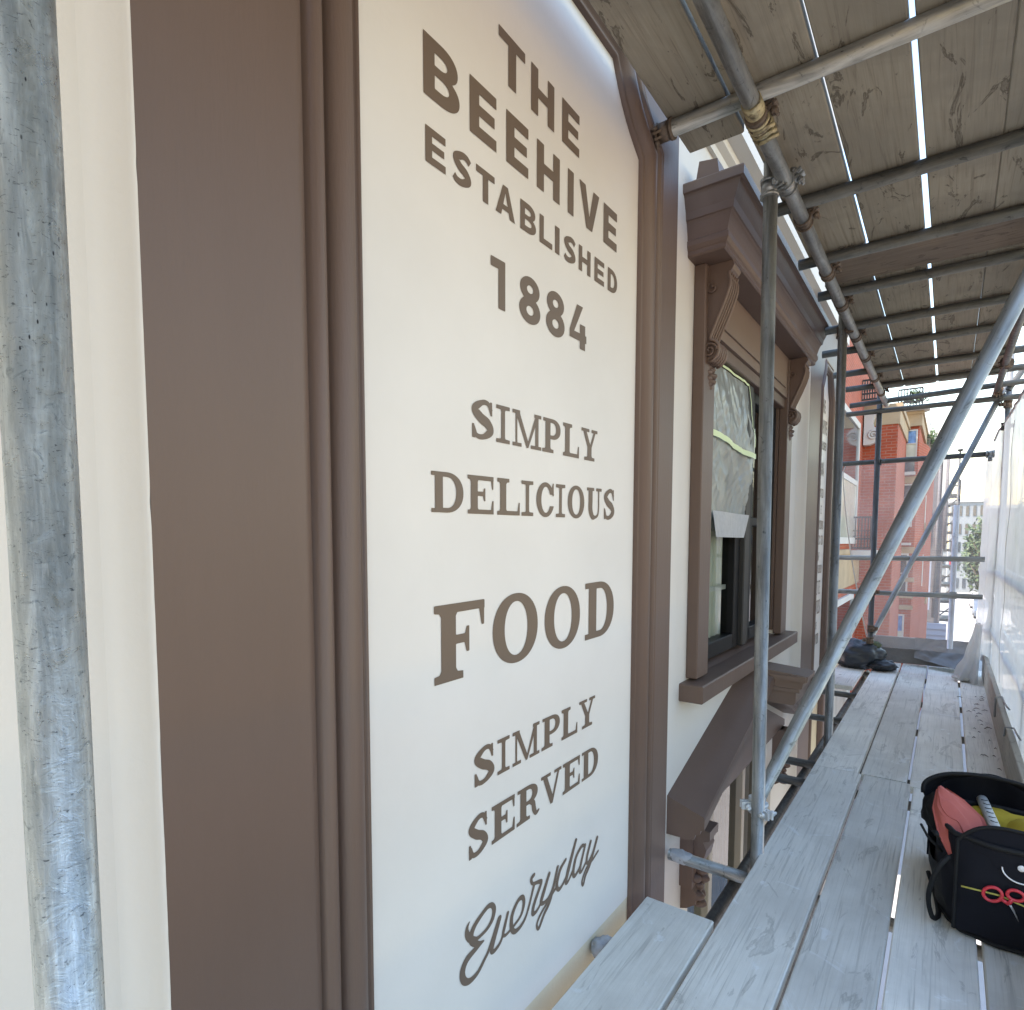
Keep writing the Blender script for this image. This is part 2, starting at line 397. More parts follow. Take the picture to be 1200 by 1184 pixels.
def sweep(path, prof, closed=False, base=0.):
    """path in (y,z); profile (d,x): d is the offset to the left-hand side of travel"""
    P = [Vector(p) for p in path]; n = len(P); vs = []
    for i, p in enumerate(P):
        a = P[i-1] if i > 0 else None; b = P[i+1] if i < n-1 else None
        n1 = None
        if a is not None: d = (p-a).normalized(); n1 = Vector((-d.y, d.x))
        if b is not None:
            d = (b-p).normalized(); n2 = Vector((-d.y, d.x)); nn = n2 if n1 is None else (n1+n2)/(1+n1.dot(n2))
        else: nn = n1
        for (dd, x) in prof: vs.append((x, p.x+nn.x*dd, p.y+nn.y*dd))
    m = len(prof)
    fs = [(i*m+k, i*m+k+1, (i+1)*m+k+1, (i+1)*m+k) for i in range(n-1) for k in range(m-1)]
    return vs, fs

# ------------------------------------------------------------------ lettering (flat paint on the panels)
def ell(cx, cy, rx, ry, a0=0, a1=360, n=40, p=2.0):
    out = []
    for k in range(n+1):
        a = math.radians(a0+(a1-a0)*k/n); c, s_ = math.cos(a), math.sin(a)
        out.append((cx+rx*math.copysign(abs(c)**(2/p), c), cy+ry*math.copysign(abs(s_)**(2/p), s_)))
    if abs(a1-a0) >= 360: out.pop()
    return out
def rect(x0, y0, x1, y1): return [(x0, y0), (x1, y0), (x1, y1), (x0, y1)]
def spline(pts, per=10):
    P = [np.array(p, float) for p in pts]; P = [2*P[0]-P[1]]+P+[2*P[-1]-P[-2]]; out = []
    for i in range(1, len(P)-2):
        for k in range(per):
            t_ = k/per; a, b, c, d = P[i-1:i+3]
            out.append(.5*((2*b)+(-a+c)*t_+(2*a-5*b+4*c-d)*t_**2+(-a+3*b-3*c+d)*t_**3))
    out.append(P[-2]); return np.array(out)
def ribbon(pts, w, per=10):
    q = spline(pts, per); n = len(q); tg = np.gradient(q, axis=0); tg /= np.linalg.norm(tg, axis=1)[:, None]
    nr = np.stack([-tg[:, 1], tg[:, 0]], 1); ws = np.interp(np.linspace(0, 1, n), np.linspace(0, 1, len(w)), w)/2
    return [tuple(x) for x in q+nr*ws[:, None]]+[tuple(x) for x in (q-nr*ws[:, None])[::-1]]
def bowl(x0, x1, y0, y1, p=2.0, straight=.45):
    """D shape: straight left side, round right side"""
    xs = x0+(x1-x0)*straight; ry = (y1-y0)/2
    return [(x0, y0)]+ell(xs, (y0+y1)/2, x1-xs, ry, -90, 90, 24, p)+[(x0, y1)]
def glyph(ch, w, style):
    """list of (sign, polygon) in a box w x 1"""
    G = []; A = lambda *p: G.extend((1, q) for q in p); D = lambda *p: G.extend((-1, q) for q in p)
    if style == 'sans':
        t_ = .275; h = .212                       # stem, bar
        t_ = min(t_, w*.36) if ch != 'I' else w
        if ch == 'I': A(rect(0, 0, w, 1))
        elif ch == 'E': A(rect(0, 0, t_, 1), rect(0, 0, w, h), rect(0, 1-h, w, 1), rect(0, .5-h*.47, w*.93, .5+h*.47))
        elif ch == 'L': A(rect(0, 0, t_, 1), rect(0, 0, w, h))
        elif ch == 'H': A(rect(0, 0, t_, 1), rect(w-t_, 0, w, 1), rect(0, .5-h/2, w, .5+h/2))
        elif ch == 'T': A(rect(w/2-t_/2, 0, w/2+t_/2, 1), rect(0, 1-h, w, 1))
        elif ch == 'V': A([(0, 1), (t_*1.08, 1), (w/2, .30), (w-t_*1.08, 1), (w, 1), (w/2+t_*.52, 0), (w/2-t_*.52, 0)])
        elif ch == 'A':
            A([(0, 0), (w/2-t_*.5, 1), (w/2+t_*.5, 1), (w, 0), (w-t_*1.08, 0), (w/2, .78), (t_*1.08, 0)]); A(rect(w*.22, .20, w*.78, .20+h*.85))
        elif ch == 'D': A(bowl(0, w, 0, 1, 2.2, .35)); D(bowl(t_, w-t_, h, 1-h, 2.2, .3))
        elif ch == 'B':
            A(bowl(0, w*.95, .46, 1, 2.2, .5), bowl(0, w, 0, .56, 2.2, .45)); D(bowl(t_, w*.95-t_, .46+h*.62, 1-h, 2.2, .4), bowl(t_, w-t_, h, .56-h*.62, 2.2, .4))
        elif ch == 'S':
            k = t_/2; A(ribbon([(w*.93, .80), (w*.75, .90), (w*.48, 1-h/2), (k+.01, .74), (w*.36, .55), (w*.70, .44), (w-k, .26), (w*.52, h/2), (w*.22, .10), (w*.05, .19)], [h*.95, h, h, t_, t_, t_, t_, h, h, h*.95]))
        elif ch == '1': A([(w, 0), (w-.24, 0), (w-.24, .80), (0, .80), (0, 1), (w, 1)])
        elif ch == '8':
            A(ell(w/2, .735, w*.46, .265), ell(w/2, .285, w*.5, .285)); D(ell(w/2, .735, w*.46-t_*.95, .265-h*.85), ell(w/2, .285, w*.5-t_, .285-h*.88))
        elif ch == '4':
            A([(w*.42, 1), (w*.42+t_*1.1, 1), (w*.26, .36), (w, .36), (w, .18), (0, .18), (0, .36)], rect(w*.60, 0, w*.60+t_, .58))
        elif ch == '&':
            A(ell(w*.42, .76, w*.28, .24), ell(w*.40, .27, w*.40, .27)); D(ell(w*.42, .76, w*.12, .12), ell(w*.40, .27, w*.2, .13)); A([(w*.2, .75), (w*.4, .75), (w, 0), (w*.78, 0)])
    else:
        t_ = min(.285, w*.28); h = .118; sf = .10   # stem, thin, serif thickness
        def slab(x, y, hw, up):       # bracketed slab serif at a stem centred on x
            y1 = y+sf*up; return [(x-hw, y), (x+hw, y), (x+hw, y1), (x+t_*.62, y1+.012*up), (x+t_*.5, y1+.06*up), (x-t_*.5, y1+.06*up), (x-t_*.62, y1+.012*up), (x-hw, y1)]
        e = t_*.42
        if ch == 'I': t_ = min(t_, w*.42); A(rect(w/2-t_/2, 0, w/2+t_/2, 1), slab(w/2, 0, w/2, 1), slab(w/2, 1, w/2, -1))
        elif ch in 'EFL':
            x = e+t_/2+.01; A(rect(x-t_/2, 0, x+t_/2, 1), slab(x, 0, x, 1), slab(x, 1, x, -1))
            if ch in 'EL':
                A(rect(x, 0, w, h)); A([(w-.075, 0), (w, 0), (w, .36), (w-.055, .36), (w-.12, .085)])
            else: A(rect(x, 0, w*.55, sf))
            if ch in 'EF':
                A(rect(x, 1-h, w, 1)); A([(w-.075, 1), (w-.01, 1), (w-.01, .66), (w-.065, .66), (w-.12, .91)])
                A(rect(x, .47, w*.64, .47+h)); A([(w*.62, .34), (w*.62+.055, .34), (w*.62+.055, .68), (w*.62, .68), (w*.62-.05, .53), (w*.62-.05, .49)])
            if ch == 'L': A(rect(0, 1-sf, x*2+.02, 1))
        elif ch == 'D':
            x = e+.01; A(bowl(x, w, 0, 1, 2.15, .4)); D(bowl(x+t_, w-t_*.98, h, 1-h, 2.15, .32)); A(rect(0, 0, w*.5, sf), rect(0, 1-sf, w*.5, 1))
        elif ch == 'O': A(ell(w/2, .5, w/2, .515, n=60, p=2.1)); D(ell(w/2, .5, w/2-t_*.98, .515-h, n=60, p=2.1))
        elif ch == 'C':
            A(ell(w*.52, .5, w*.52, .515, n=60)); D(ell(w*.54, .5, w*.52-t_*.92, .515-h*1.1, n=60)); D([(w*.62, .32), (w*.62, .66), (w*1.2, .66), (w*1.2, .32)])
            A([(w-.06, 1), (w, 1), (w, .62), (w-.06, .62), (w-.14, .80)])
        elif ch == 'P':
            x = e+.01; A(bowl(x, w, .40, 1, 2.2, .45)); D(bowl(x+t_, w-t_*.95, .40+h, 1-h, 2.2, .35)); A(rect(x, 0, x+t_, 1), slab(x+t_/2, 0, x+t_/2+.05, 1), rect(0, 1-sf, w*.5, 1))
        elif ch == 'R':
            x = e+.01; A(bowl(x, w*.92, .44, 1, 2.2, .45)); D(bowl(x+t_, w*.92-t_*.95, .44+h, 1-h, 2.2, .35)); A(rect(x, 0, x+t_, 1), slab(x+t_/2, 0, x+t_/2+.045, 1), rect(0, 1-sf, w*.5, 1))
            A(ribbon([(w*.52, .50), (w*.70, .40), (w*.75, .20), (w*.84, .05), (w, .10)], [.10, .19, .19, .14, .06]))
        elif ch == 'S':
            k = t_*.52; A(ribbon([(w*.90, .76), (w*.74, .94), (w*.46, 1-h*.55), (k, .74), (w*.40, .545), (w*.72, .42), (w-k, .24), (w*.54, h*.55), (w*.22, .07), (w*.08, .26)], [h*1.1, h*1.1, h*1.2, t_*1.02, t_*1.1, t_*1.1, t_*1.02, h*1.2, h*1.1, h*1.1], 12))
            A([(w*.84, 1.0), (w*.93, 1.0), (w*.94, .64), (w*.86, .64), (w*.78, .84)], [(w*.16, 0.), (w*.02, 0.), (w*.02, .36), (w*.10, .36), (w*.22, .16)])
        elif ch == 'U':
            A(ribbon([(w*.24, 1), (w*.24, .6), (w*.24, .30), (w*.36, .08), (w*.55, .045), (w*.74, .13), (w*.80, .34), (w*.80, .6), (w*.80, 1)], [t_, t_, t_, t_*.8, .1, .09, .09, .09, .09]))
            A(rect(0, 1-sf, w*.48, 1), rect(w*.62, 1-sf, w, 1))
        elif ch == 'M':
            tt = .17; A(rect(w*.10, 0, w*.10+.085, 1), rect(w*.90-tt, 0, w*.90, 1)); A([(w*.08, 1), (w*.08+.2, 1), (w*.5+.055, .16), (w*.5, 0), (w*.5-.07, .06)], [(w*.5-.05, 0), (w*.5+.05, 0), (w*.92, 1), (w*.92-.16, 1)])
            A(rect(0, 1-sf, w*.25, 1), rect(w*.75, 1-sf, w, 1), rect(0, 0, w*.30, sf), rect(w*.62, 0, w, sf))
        elif ch == 'Y':
            A([(w*.06, 1), (w*.06+.21, 1), (w*.5+.07, .47), (w*.5+t_/2, .42), (w*.5+t_/2, 0), (w*.5-t_/2, 0), (w*.5-t_/2, .42)], [(w*.80, 1), (w*.92, 1), (w*.5+t_/2, .42), (w*.5, .42)])
            A(rect(0, 1-sf, w*.48, 1), rect(w*.62, 1-sf, w, 1), slab(w*.5, 0, w*.32, 1))
        elif ch == 'V':
            A([(w*.06, 1), (w*.06+.21, 1), (w*.5+.06, .27), (w*.83, 1), (w*.93, 1), (w*.5+.07, 0), (w*.5-.05, 0)]); A(rect(0, 1-sf, w*.46, 1), rect(w*.64, 1-sf, w, 1))
    return G
def sdpoly(P, poly):
    poly = np.array(poly, float); d = np.full(len(P), 1e9); ins = np.zeros(len(P), bool); n = len(poly)
    for i in range(n):
        a = poly[i]; b = poly[(i+1) % n]; e = b-a; L = e @ e
        if L < 1e-14: continue
        v = P-a; k = np.clip(v @ e/L, 0, 1)[:, None]; q = v-k*e; d = np.minimum(d, (q*q).sum(1))
        c1 = (a[1] <= P[:, 1]) != (b[1] <= P[:, 1])
        with np.errstate(divide='ignore', invalid='ignore'):
            xx = a[0]+(P[:, 1]-a[1])*(b[0]-a[0])/(b[1]-a[1] if b[1] != a[1] else 1e-12)
        ins ^= c1 & (P[:, 0] < xx)
    d = np.sqrt(d); return np.where(ins, -d, d)
def contour(F, xs, ys):
    """filled marching squares of F<0 -> verts, faces (2D)"""
    V = []; Fc = []; cache = {}
    def vert(key, p):
        i = cache.get(key)
        if i is None: i = len(V); V.append(p); cache[key] = i
        return i
    ny, nx = F.shape; neg = F < 0
    for j in range(ny-1):
        i = 0
        while i < nx-1:
            c = (neg[j, i], neg[j, i+1], neg[j+1, i+1], neg[j+1, i]); s_ = sum(c)
            if s_ == 0: i += 1; continue
            if s_ == 4:
                k = i
                while k < nx-1 and neg[j, k] and neg[j, k+1] and neg[j+1, k] and neg[j+1, k+1]: k += 1
                Fc.append((vert((j, i), (xs[i], ys[j])), vert((j, k), (xs[k], ys[j])), vert((j+1, k), (xs[k], ys[j+1])), vert((j+1, i), (xs[i], ys[j+1])))); i = k; continue
            cor = [(j, i), (j, i+1), (j+1, i+1), (j+1, i)]; f = []
            for q in range(4):
                a = cor[q]; b = cor[(q+1) % 4]; fa = F[a]; fb = F[b]
                if fa < 0: f.append(vert(a, (xs[a[1]], ys[a[0]])))
                if (fa < 0) != (fb < 0):
                    k = fa/(fa-fb); pa = (xs[a[1]], ys[a[0]]); pb = (xs[b[1]], ys[b[0]])
                    f.append(vert(tuple(sorted((a, b))), (pa[0]+(pb[0]-pa[0])*k, pa[1]+(pb[1]-pa[1])*k)))
            if len(f) > 2: Fc.append(tuple(f))
            i += 1
    return V, Fc
GC = {}
def letter_mesh(ch, w, style, res):
    key = (ch, round(w, 2), style, res)
    if key in GC: return GC[key]
    G = glyph(ch, w, style); m = .06; st = 1./res
    xs = np.arange(-m, w+m+st, st); ys = np.arange(-m, 1+m+st, st); X, Y = np.meshgrid(xs, ys); P = np.stack([X.ravel(), Y.ravel()], 1)
    F = np.full(len(P), 1e9)
    for sg, poly in G:
        d = sdpoly(P, poly); F = np.minimum(F, d) if sg > 0 else np.maximum(F, -d)
    r = contour(F.reshape(X.shape), xs, ys); GC[key] = r; return r
def word(name, letters, z, style, parent, x=.0412, my=lambda y: y, res=64, dz=0.):
    """letters: (char,y0,y1); z: (left top, left bottom, right top, right bottom)"""
    mb = MB(); ya = letters[0][1]; yb = letters[-1][2]
    for ch, y0, y1 in letters:
        h = z[0]-z[1]; V, Fc = letter_mesh(ch, (y1-y0)/h, style, res)
        vs = []
        for (px, py) in V:
            yy = y0+px*h; k = (yy-ya)/(yb-ya); top = z[0]+(z[2]-z[0])*k; bot = z[1]+(z[3]-z[1])*k
            vs.append((x, my(yy), bot+(top-bot)*py+dz))
        mb.add(vs, Fc)
    return mb.build(name, M['letter'], parent, fix=False)
LINES = [
('THE', 'sans', [('T', 1.177, 1.285), ('H', 1.312, 1.421), ('E', 1.462, 1.555)], (2.485, 2.369, 2.485, 2.372)),
('BEEHIVE', 'sans', [('B', 0.926, 1.037), ('E', 1.071, 1.168), ('E', 1.207, 1.3), ('H', 1.339, 1.451), ('I', 1.494, 1.526), ('V', 1.558, 1.678), ('E', 1.708, 1.798)], (2.31, 2.189, 2.321, 2.204)),
('ESTABLISHED', 'sans', [('E', 0.93, 0.991), ('S', 1.014, 1.075), ('T', 1.093, 1.161), ('A', 1.165, 1.243), ('B', 1.266, 1.336), ('L', 1.353, 1.415), ('I', 1.429, 1.452), ('S', 1.476, 1.539), ('H', 1.558, 1.628), ('E', 1.653, 1.715), ('D', 1.74, 1.805)], (2.131, 2.059, 2.141, 2.071)),
('1884', 'sans', [('1', 1.146, 1.203), ('8', 1.262, 1.358), ('8', 1.386, 1.482), ('4', 1.51, 1.607)], (1.954, 1.84, 1.969, 1.846)),
('SIMPLY', 'serif', [('S', 1.074, 1.156), ('I', 1.167, 1.222), ('M', 1.234, 1.365), ('P', 1.375, 1.464), ('L', 1.478, 1.569), ('Y', 1.584, 1.683)], (1.611, 1.522, 1.624, 1.529)),
('DELICIOUS', 'serif', [('D', 0.939, 1.044), ('E', 1.059, 1.156), ('L', 1.171, 1.266), ('I', 1.274, 1.328), ('C', 1.343, 1.43), ('I', 1.442, 1.492), ('O', 1.507, 1.604), ('U', 1.621, 1.715), ('S', 1.732, 1.806)], (1.432, 1.344, 1.451, 1.355)),
('FOOD', 'serif', [('F', 0.944, 1.12), ('O', 1.152, 1.352), ('O', 1.387, 1.584), ('D', 1.616, 1.811)], (1.14, 0.964, 1.156, 0.978)),
('SIMPLY', 'serif', [('S', 1.079, 1.158), ('I', 1.171, 1.223), ('M', 1.236, 1.363), ('P', 1.378, 1.471), ('L', 1.481, 1.574), ('Y', 1.585, 1.687)], (0.779, 0.688, 0.789, 0.698)),
('SERVED', 'serif', [('S', 1.057, 1.132), ('E', 1.147, 1.246), ('R', 1.259, 1.364), ('V', 1.373, 1.482), ('E', 1.49, 1.592), ('D', 1.605, 1.712)], (0.614, 0.515, 0.622, 0.531)),
]
SCRIPT = [
([(1.0593, 0.3619), (1.051, 0.3525), (1.0499, 0.3376), (1.06, 0.3198), (1.0834, 0.3049), (1.1048, 0.3037), (1.1295, 0.3081), (1.1492, 0.3211), (1.1566, 0.3427), (1.1475, 0.359), (1.1308, 0.3633), (1.105, 0.3552), (1.0783, 0.3412), (1.0652, 0.3239), (1.0703, 0.3053), (1.0913, 0.2881), (1.114, 0.2832)], [.002, .006, .010, .012, .007, .006, .007, .009, .010, .009, .008, .008, .010, .012, .012, .009, .003]),
([(1.114, 0.2832), (1.086, 0.2805), (1.0495, 0.2719), (1.0332, 0.2523), (1.0365, 0.2277), (1.0568, 0.2116), (1.0883, 0.2134), (1.1182, 0.2332), (1.1377, 0.2509), (1.1779, 0.3077)], [.003, .009, .012, .013, .012, .010, .008, .007, .007, .009]),
([(1.1809, 0.308), (1.1519, 0.2538), (1.1473, 0.2362), (1.1634, 0.2325), (1.1897, 0.2473), (1.2155, 0.3029)], [.009, .009, .009, .007, .006, .007]),
([(1.2155, 0.3029), (1.1957, 0.2627), (1.2017, 0.2482), (1.2291, 0.2501), (1.2732, 0.263), (1.2894, 0.2898), (1.2828, 0.3126), (1.2603, 0.3123), (1.2352, 0.2869), (1.2322, 0.2542), (1.2478, 0.2341), (1.2798, 0.2361), (1.3061, 0.2576), (1.3395, 0.3203)], [.006, .006, .006, .005, .006, .008, .009, .008, .009, .010, .009, .007, .006, .007]),
([(1.3393, 0.3503), (1.3257, 0.3448), (1.3326, 0.3276), (1.3674, 0.3171), (1.3746, 0.3076), (1.3399, 0.2641), (1.3346, 0.2387), (1.3575, 0.239), (1.3821, 0.259), (1.418, 0.3158)], [.007, .008, .006, .008, .008, .009, .009, .006, .006, .007]),
([(1.418, 0.3158), (1.3785, 0.2608), (1.3823, 0.2446), (1.4114, 0.2444), (1.441, 0.2674), (1.4649, 0.3152)], [.009, .009, .008, .006, .006, .008]),
([(1.4649, 0.3152), (1.4263, 0.2369), (1.3898, 0.2058), (1.365, 0.18), (1.3543, 0.1939), (1.3683, 0.213), (1.4114, 0.236), (1.4564, 0.2557)], [.008, .009, .008, .007, .006, .006, .006, .006]),
([(1.4564, 0.2557), (1.50, .3200), (1.5106, 0.3181), (1.4791, 0.3002), (1.4601, 0.2624), (1.4759, 0.242), (1.5114, 0.2594), (1.5273, 0.2868), (1.572, 0.3528)], [.001, .001, .007, .009, .010, .008, .006, .007, .009]),
([(1.572, 0.3528), (1.5275, 0.2737), (1.5133, 0.2455), (1.5279, 0.2429), (1.5525, 0.2622)], [.008, .009, .009, .006, .006]),
([(1.6293, 0.3131), (1.6071, 0.318), (1.573, 0.2971), (1.5568, 0.2558), (1.5697, 0.2409), (1.6038, 0.261), (1.6311, 0.3124)], [.007, .008, .009, .010, .008, .006, .008]),
([(1.6311, 0.3124), (1.5997, 0.2494), (1.6087, 0.2363), (1.6439, 0.2567)], [.008, .009, .007, .006]),
([(1.6675, 0.3085), (1.6437, 0.2659), (1.6487, 0.2454), (1.6805, 0.2637), (1.7126, 0.3037)], [.009, .009, .007, .006, .008]),
([(1.7126, 0.3037), (1.6672, 0.2371), (1.6358, 0.21), (1.6211, 0.185), (1.6137, 0.2022), (1.6399, 0.231), (1.6856, 0.2428), (1.7215, 0.2553)], [.009, .009, .008, .006, .006, .006, .006, .005]),
]
SCRIPT[7] = (SCRIPT[7][0][2:], SCRIPT[7][1][2:])
def script_word(parent, x=.0412, my=lambda y: y, dz=0.):
    st = .0016; ys = np.arange(1.0, 1.76, st); zs = np.arange(.16, .39, st)
    X, Y = np.meshgrid(ys, zs); P = np.stack([X.ravel(), Y.ravel()], 1); F = np.full(len(P), 1e9)
    for pts, ws in SCRIPT:
        q = spline(pts, 6); w = np.interp(np.linspace(0, 1, len(q)), np.linspace(0, 1, len(ws)), ws)*.80
        for i in range(len(q)-1):
            a = q[i]; b = q[i+1]; e = b-a; L = e @ e+1e-12
            lo = np.minimum(a, b)-.02; hi = np.maximum(a, b)+.02
            sel = np.where((P[:, 0] > lo[0]) & (P[:, 0] < hi[0]) & (P[:, 1] > lo[1]) & (P[:, 1] < hi[1]))[0]
            v = P[sel]-a; k = np.clip(v @ e/L, 0, 1); d = np.sqrt(((v-k[:, None]*e)**2).sum(1))-(w[i]*(1-k)+w[i+1]*k)
            F[sel] = np.minimum(F[sel], d)
    V, Fc = contour(F.reshape(X.shape), ys, zs); mb = MB()
    mb.add([(x, my(p[0]), p[1]+dz) for p in V], Fc); return mb.build('painted_word', M['letter'], parent, fix=False)

# ------------------------------------------------------------------ the pub
pub = empty('pub_building', (0, 3, -4.6), 'cream pub wall with brown painted pilasters, lettered panels and hooded window', 'pub')
Y0, Y1, ZB, ZT = -5.0, 6.45, -4.6, 5.2
win = [(2.76, .60), (4.30, .60), (4.30, 2.21), (2.76, 2.21)]
low = [(2.72, -2.5), (4.38, -2.5), (4.38, -.02), (2.72, -.02)]
mb = MB(); v, f = plate([(Y0, ZB), (Y1, ZB), (Y1, ZT), (Y0, ZT)], [win, low], 0.); mb.add(v, f)
TH = .14
for h in (win, low):
    for i in range(4):
        a = h[i]; b = h[(i+1) % 4]; mb.add([(0, *a), (0, *b), (-TH, *b), (-TH, *a)], [(0, 1, 2, 3)])
mb.add([(0, Y1, ZB), (-7, Y1, ZB), (-7, Y1, ZT), (0, Y1, ZT)], [(0, 1, 2, 3)])
mb.add([(0, Y0, ZB), (-7, Y0, ZB), (-7, Y0, ZT), (0, Y0, ZT)], [(0, 1, 2, 3)])
mb.add([(-7, Y0, ZB), (-7, Y1, ZB), (-7, Y1, ZT), (-7, Y0, ZT)], [(0, 1, 2, 3)])
mb.add([(0, Y0, ZT), (0, Y1, ZT), (-7, Y1, ZT), (-7, Y0, ZT)], [(0, 1, 2, 3)])
mb.build('wall', M['cream'], pub, fix=False)

def cove(y0, z0, y1, z1, bulge, n=7):
    out = []
    for k in range(n+1):
        t_ = k/n; y = y0+(y1-y0)*t_; z = z0+(z1-z0)*t_; s_ = math.sin(PI*t_)*bulge; out.append((y-s_*.7, z-s_*.7))
    return out
PROF = [(0, .040), (.0015, .0545), (.005, .058), (.009, .055), (.012, .048), (.017, .058), (.028, .073), (.042, .0815), (.056, .0805), (.066, .073), (.071, .062), (.0725, .050), (.077, .049), (.079, .062), (.085, .0765), (.093, .0805), (.101, .0775), (.107, .069), (.1095, .054), (.115, .052), (.1165, .069), (.127, .0705)]
def pilaster(y0, y1, p0, p1, zt, my, words2=None, sc=1.):
    """y0..y1 outer body, p0..p1 panel"""
    zb = -1.9; zc = zt-.20; yc = .2*min(sc, 1)
    d = PROF[-1][0]*sc
    prof = [(a*sc, b) for a, b in PROF]
    R = cove(p1, zc, p1-yc, zt, .022*min(sc, 1)); L = [(2*(p0+p1)/2-y, z) for y, z in R][::-1]
    path = [(p1, zb)]+R+L+[(p0, zb)]
    path = path[::-1]                      # travel upward on the left side so that the left hand is outside
    # body: front face around the moulding, and the returns
    v, f = sweep(path, prof)
    outerpath = [(v[i*len(prof)+len(prof)-1][1], v[i*len(prof)+len(prof)-1][2]) for i in range(len(path))]
    mb = MB(); T = 3.7
    vv, ff = plate([(y0, zb), outerpath[0]]+outerpath[1:-1]+[outerpath[-1], (y1, zb), (y1, T), (y0, T)], [], .0705)
    mb.add(vv, ff)
    nz = 220                                  # slightly wavy painted arris
    mb.build('stile', M['brown'], pub, fix=False)
    mr = MB()
    for ye, sg in ((y0, -1), (y1, 1)):
        vs = []
        for k in range(nz+1):
            z = zb+(T-zb)*k/nz; w = .0014*noise.noise(Vector((ye*9, z*7, 0)))+.0012*noise.noise(Vector((ye*9, z*31, 4)))
            vs += [(-.0002+.0687*(1-math.cos(a)), ye+sg*(.004+.034*(1-math.sin(a)))+w*math.sin(a), z) for a in [PI/2*i/8 for i in range(9)]]+[(.0705, ye-sg*.0002+w, z)]
        fs = []
        for k in range(nz):
            for i in range(9): fs.append((10*k+i, 10*k+i+1, 10*k+i+11, 10*k+i+10))
        mr.add(vs, fs, True)
    mr.build('pilaster_return', M['cream'], pub, fix=False)
    mm = MB(); mm.add(v, f, True); mm.build('panel_moulding', M['brown'], pub, fix=False)
    pp = [(y, z) for y, z in path]
    mp = MB(); mp.add(*plate([(p0-.004, -.02), (p1+.004, -.02)]+[(y+(.004 if y > (p0+p1)/2 else -.004), z+.004) for y, z in R+L], [], .040))
    pan = mp.build('painted_panel', M['panel'], pub, fix=False)
    mq = MB(); mq.add(*plate([(p0-.004, zb), (p1+.004, zb), (p1+.004, -.021), (p0-.004, -.021)], [], .0385)); mq.build('yellow_panel_foot', M['panelfoot'], pub, fix=False)  # panel below deck level gets its own yellower colour
    for wi, (txt, style, L_, z) in enumerate(LINES):
        if words2 and wi > 3: break
        word('painted_word', L_, z, style, pan, my=my, res=64 if not words2 else 24)
    if not words2: script_word(pan)
    else:
        for (txt, zc_, h, wd, style) in words2:
            n = len(txt); s_ = wd/(n*1.0); y = 1.36-wd/2; LL = []
            for c in txt: LL.append((c, y+s_*.08, y+s_*.92)); y += s_
            word('painted_word', LL, (zc_+h/2, zc_-h/2, zc_+h/2, zc_-h/2), style, pan, my=my, res=24)
    return pan
pilaster(.367, 2.238, .752, 1.955, 2.765, lambda y: y, None, 1.14)
W2 = [('SERVED', 1.70, .075, .62, 'serif'), ('THE', 1.56, .07, .34, 'serif'), ('DELICIOUS', 1.43, .075, .80, 'serif'), ('SELECTED', 1.30, .08, .86, 'serif'),
      ('OF', 1.16, .07, .2, 'serif'), ('DELIVERED', 1.05, .07, .84, 'serif'), ('FIVE', .89, .12, .62, 'serif'), ('LIVES', .72, .12, .74, 'serif'), ('OF', .56, .06, .2, 'serif'), ('SERVED', .44, .09, .62, 'serif')]
W2 = [w for w in W2]
pilaster(4.90, 6.30, 5.44, 5.94, 2.70, lambda y: 5.44+(y-.757)*(.50/1.198), W2, .62)

# string course above the window
mb = MB(); mb.extrude([(0, 3.02), (.018, 3.02), (.022, 3.05), (.05, 3.065), (.055, 3.09), (.115, 3.10), (.118, 3.24), (.15, 3.27), (.15, 3.34), (0, 3.36)], 1, 2.30, 6.44)
mb.build('string_course', M['cream'], pub)

# hood over the window: moulded cornice
HP = [(0, 2.475), (.150, 2.475), (.158, 2.480), (.158, 2.498), (.163, 2.502), (.170, 2.515), (.170, 2.535), (.164, 2.540), (.166, 2.552), (.172, 2.575), (.180, 2.600), (.186, 2.610), (.192, 2.612), (.198, 2.640), (.210, 2.668), (.220, 2.692), (.226, 2.700), (.240, 2.703), (.242, 2.735), (.236, 2.742), (0, 2.775)]
def hood_mesh(prof, ya, yb):
    """mitred returns at both ends: the projection steps in with the profile"""
    mb = MB(); n = len(prof); vs = []
    for side in (0, 1):
        for (x, z) in prof:
            d = .10-(x/.242)*.10
            vs.append((x, ya+d*.0+(.242-x)*.85*1. if side == 0 else yb-(.242-x)*.85, z))
    fs = [(k, k+1, n+k+1, n+k) for k in range(n-1)]
    # returns
    for side in (0, 1):
        ys = ya if side == 0 else yb
        base = len(vs)
        for (x, z) in prof:
            vs.append((0, (ya+(.242-x)*.85) if side == 0 else (yb-(.242-x)*.85), z))
        o = side*n
        fs += [(o+k, o+k+1, base+k+1, base+k) for k in range(n-1)]
    mb.add(vs, fs); return mb
hood = hood_mesh(HP, 2.47, 4.63).build('window_hood', M['brown'], pub)
for a_, b_ in ((2.50, 2.62), (4.48, 4.60)): mb = MB(); mb.extrude([(.035, 2.70), (.145, 2.70), (.128, 2.810), (.055, 2.822)], 1, a_, b_); mb.build('hood_block', M['brown'], hood)
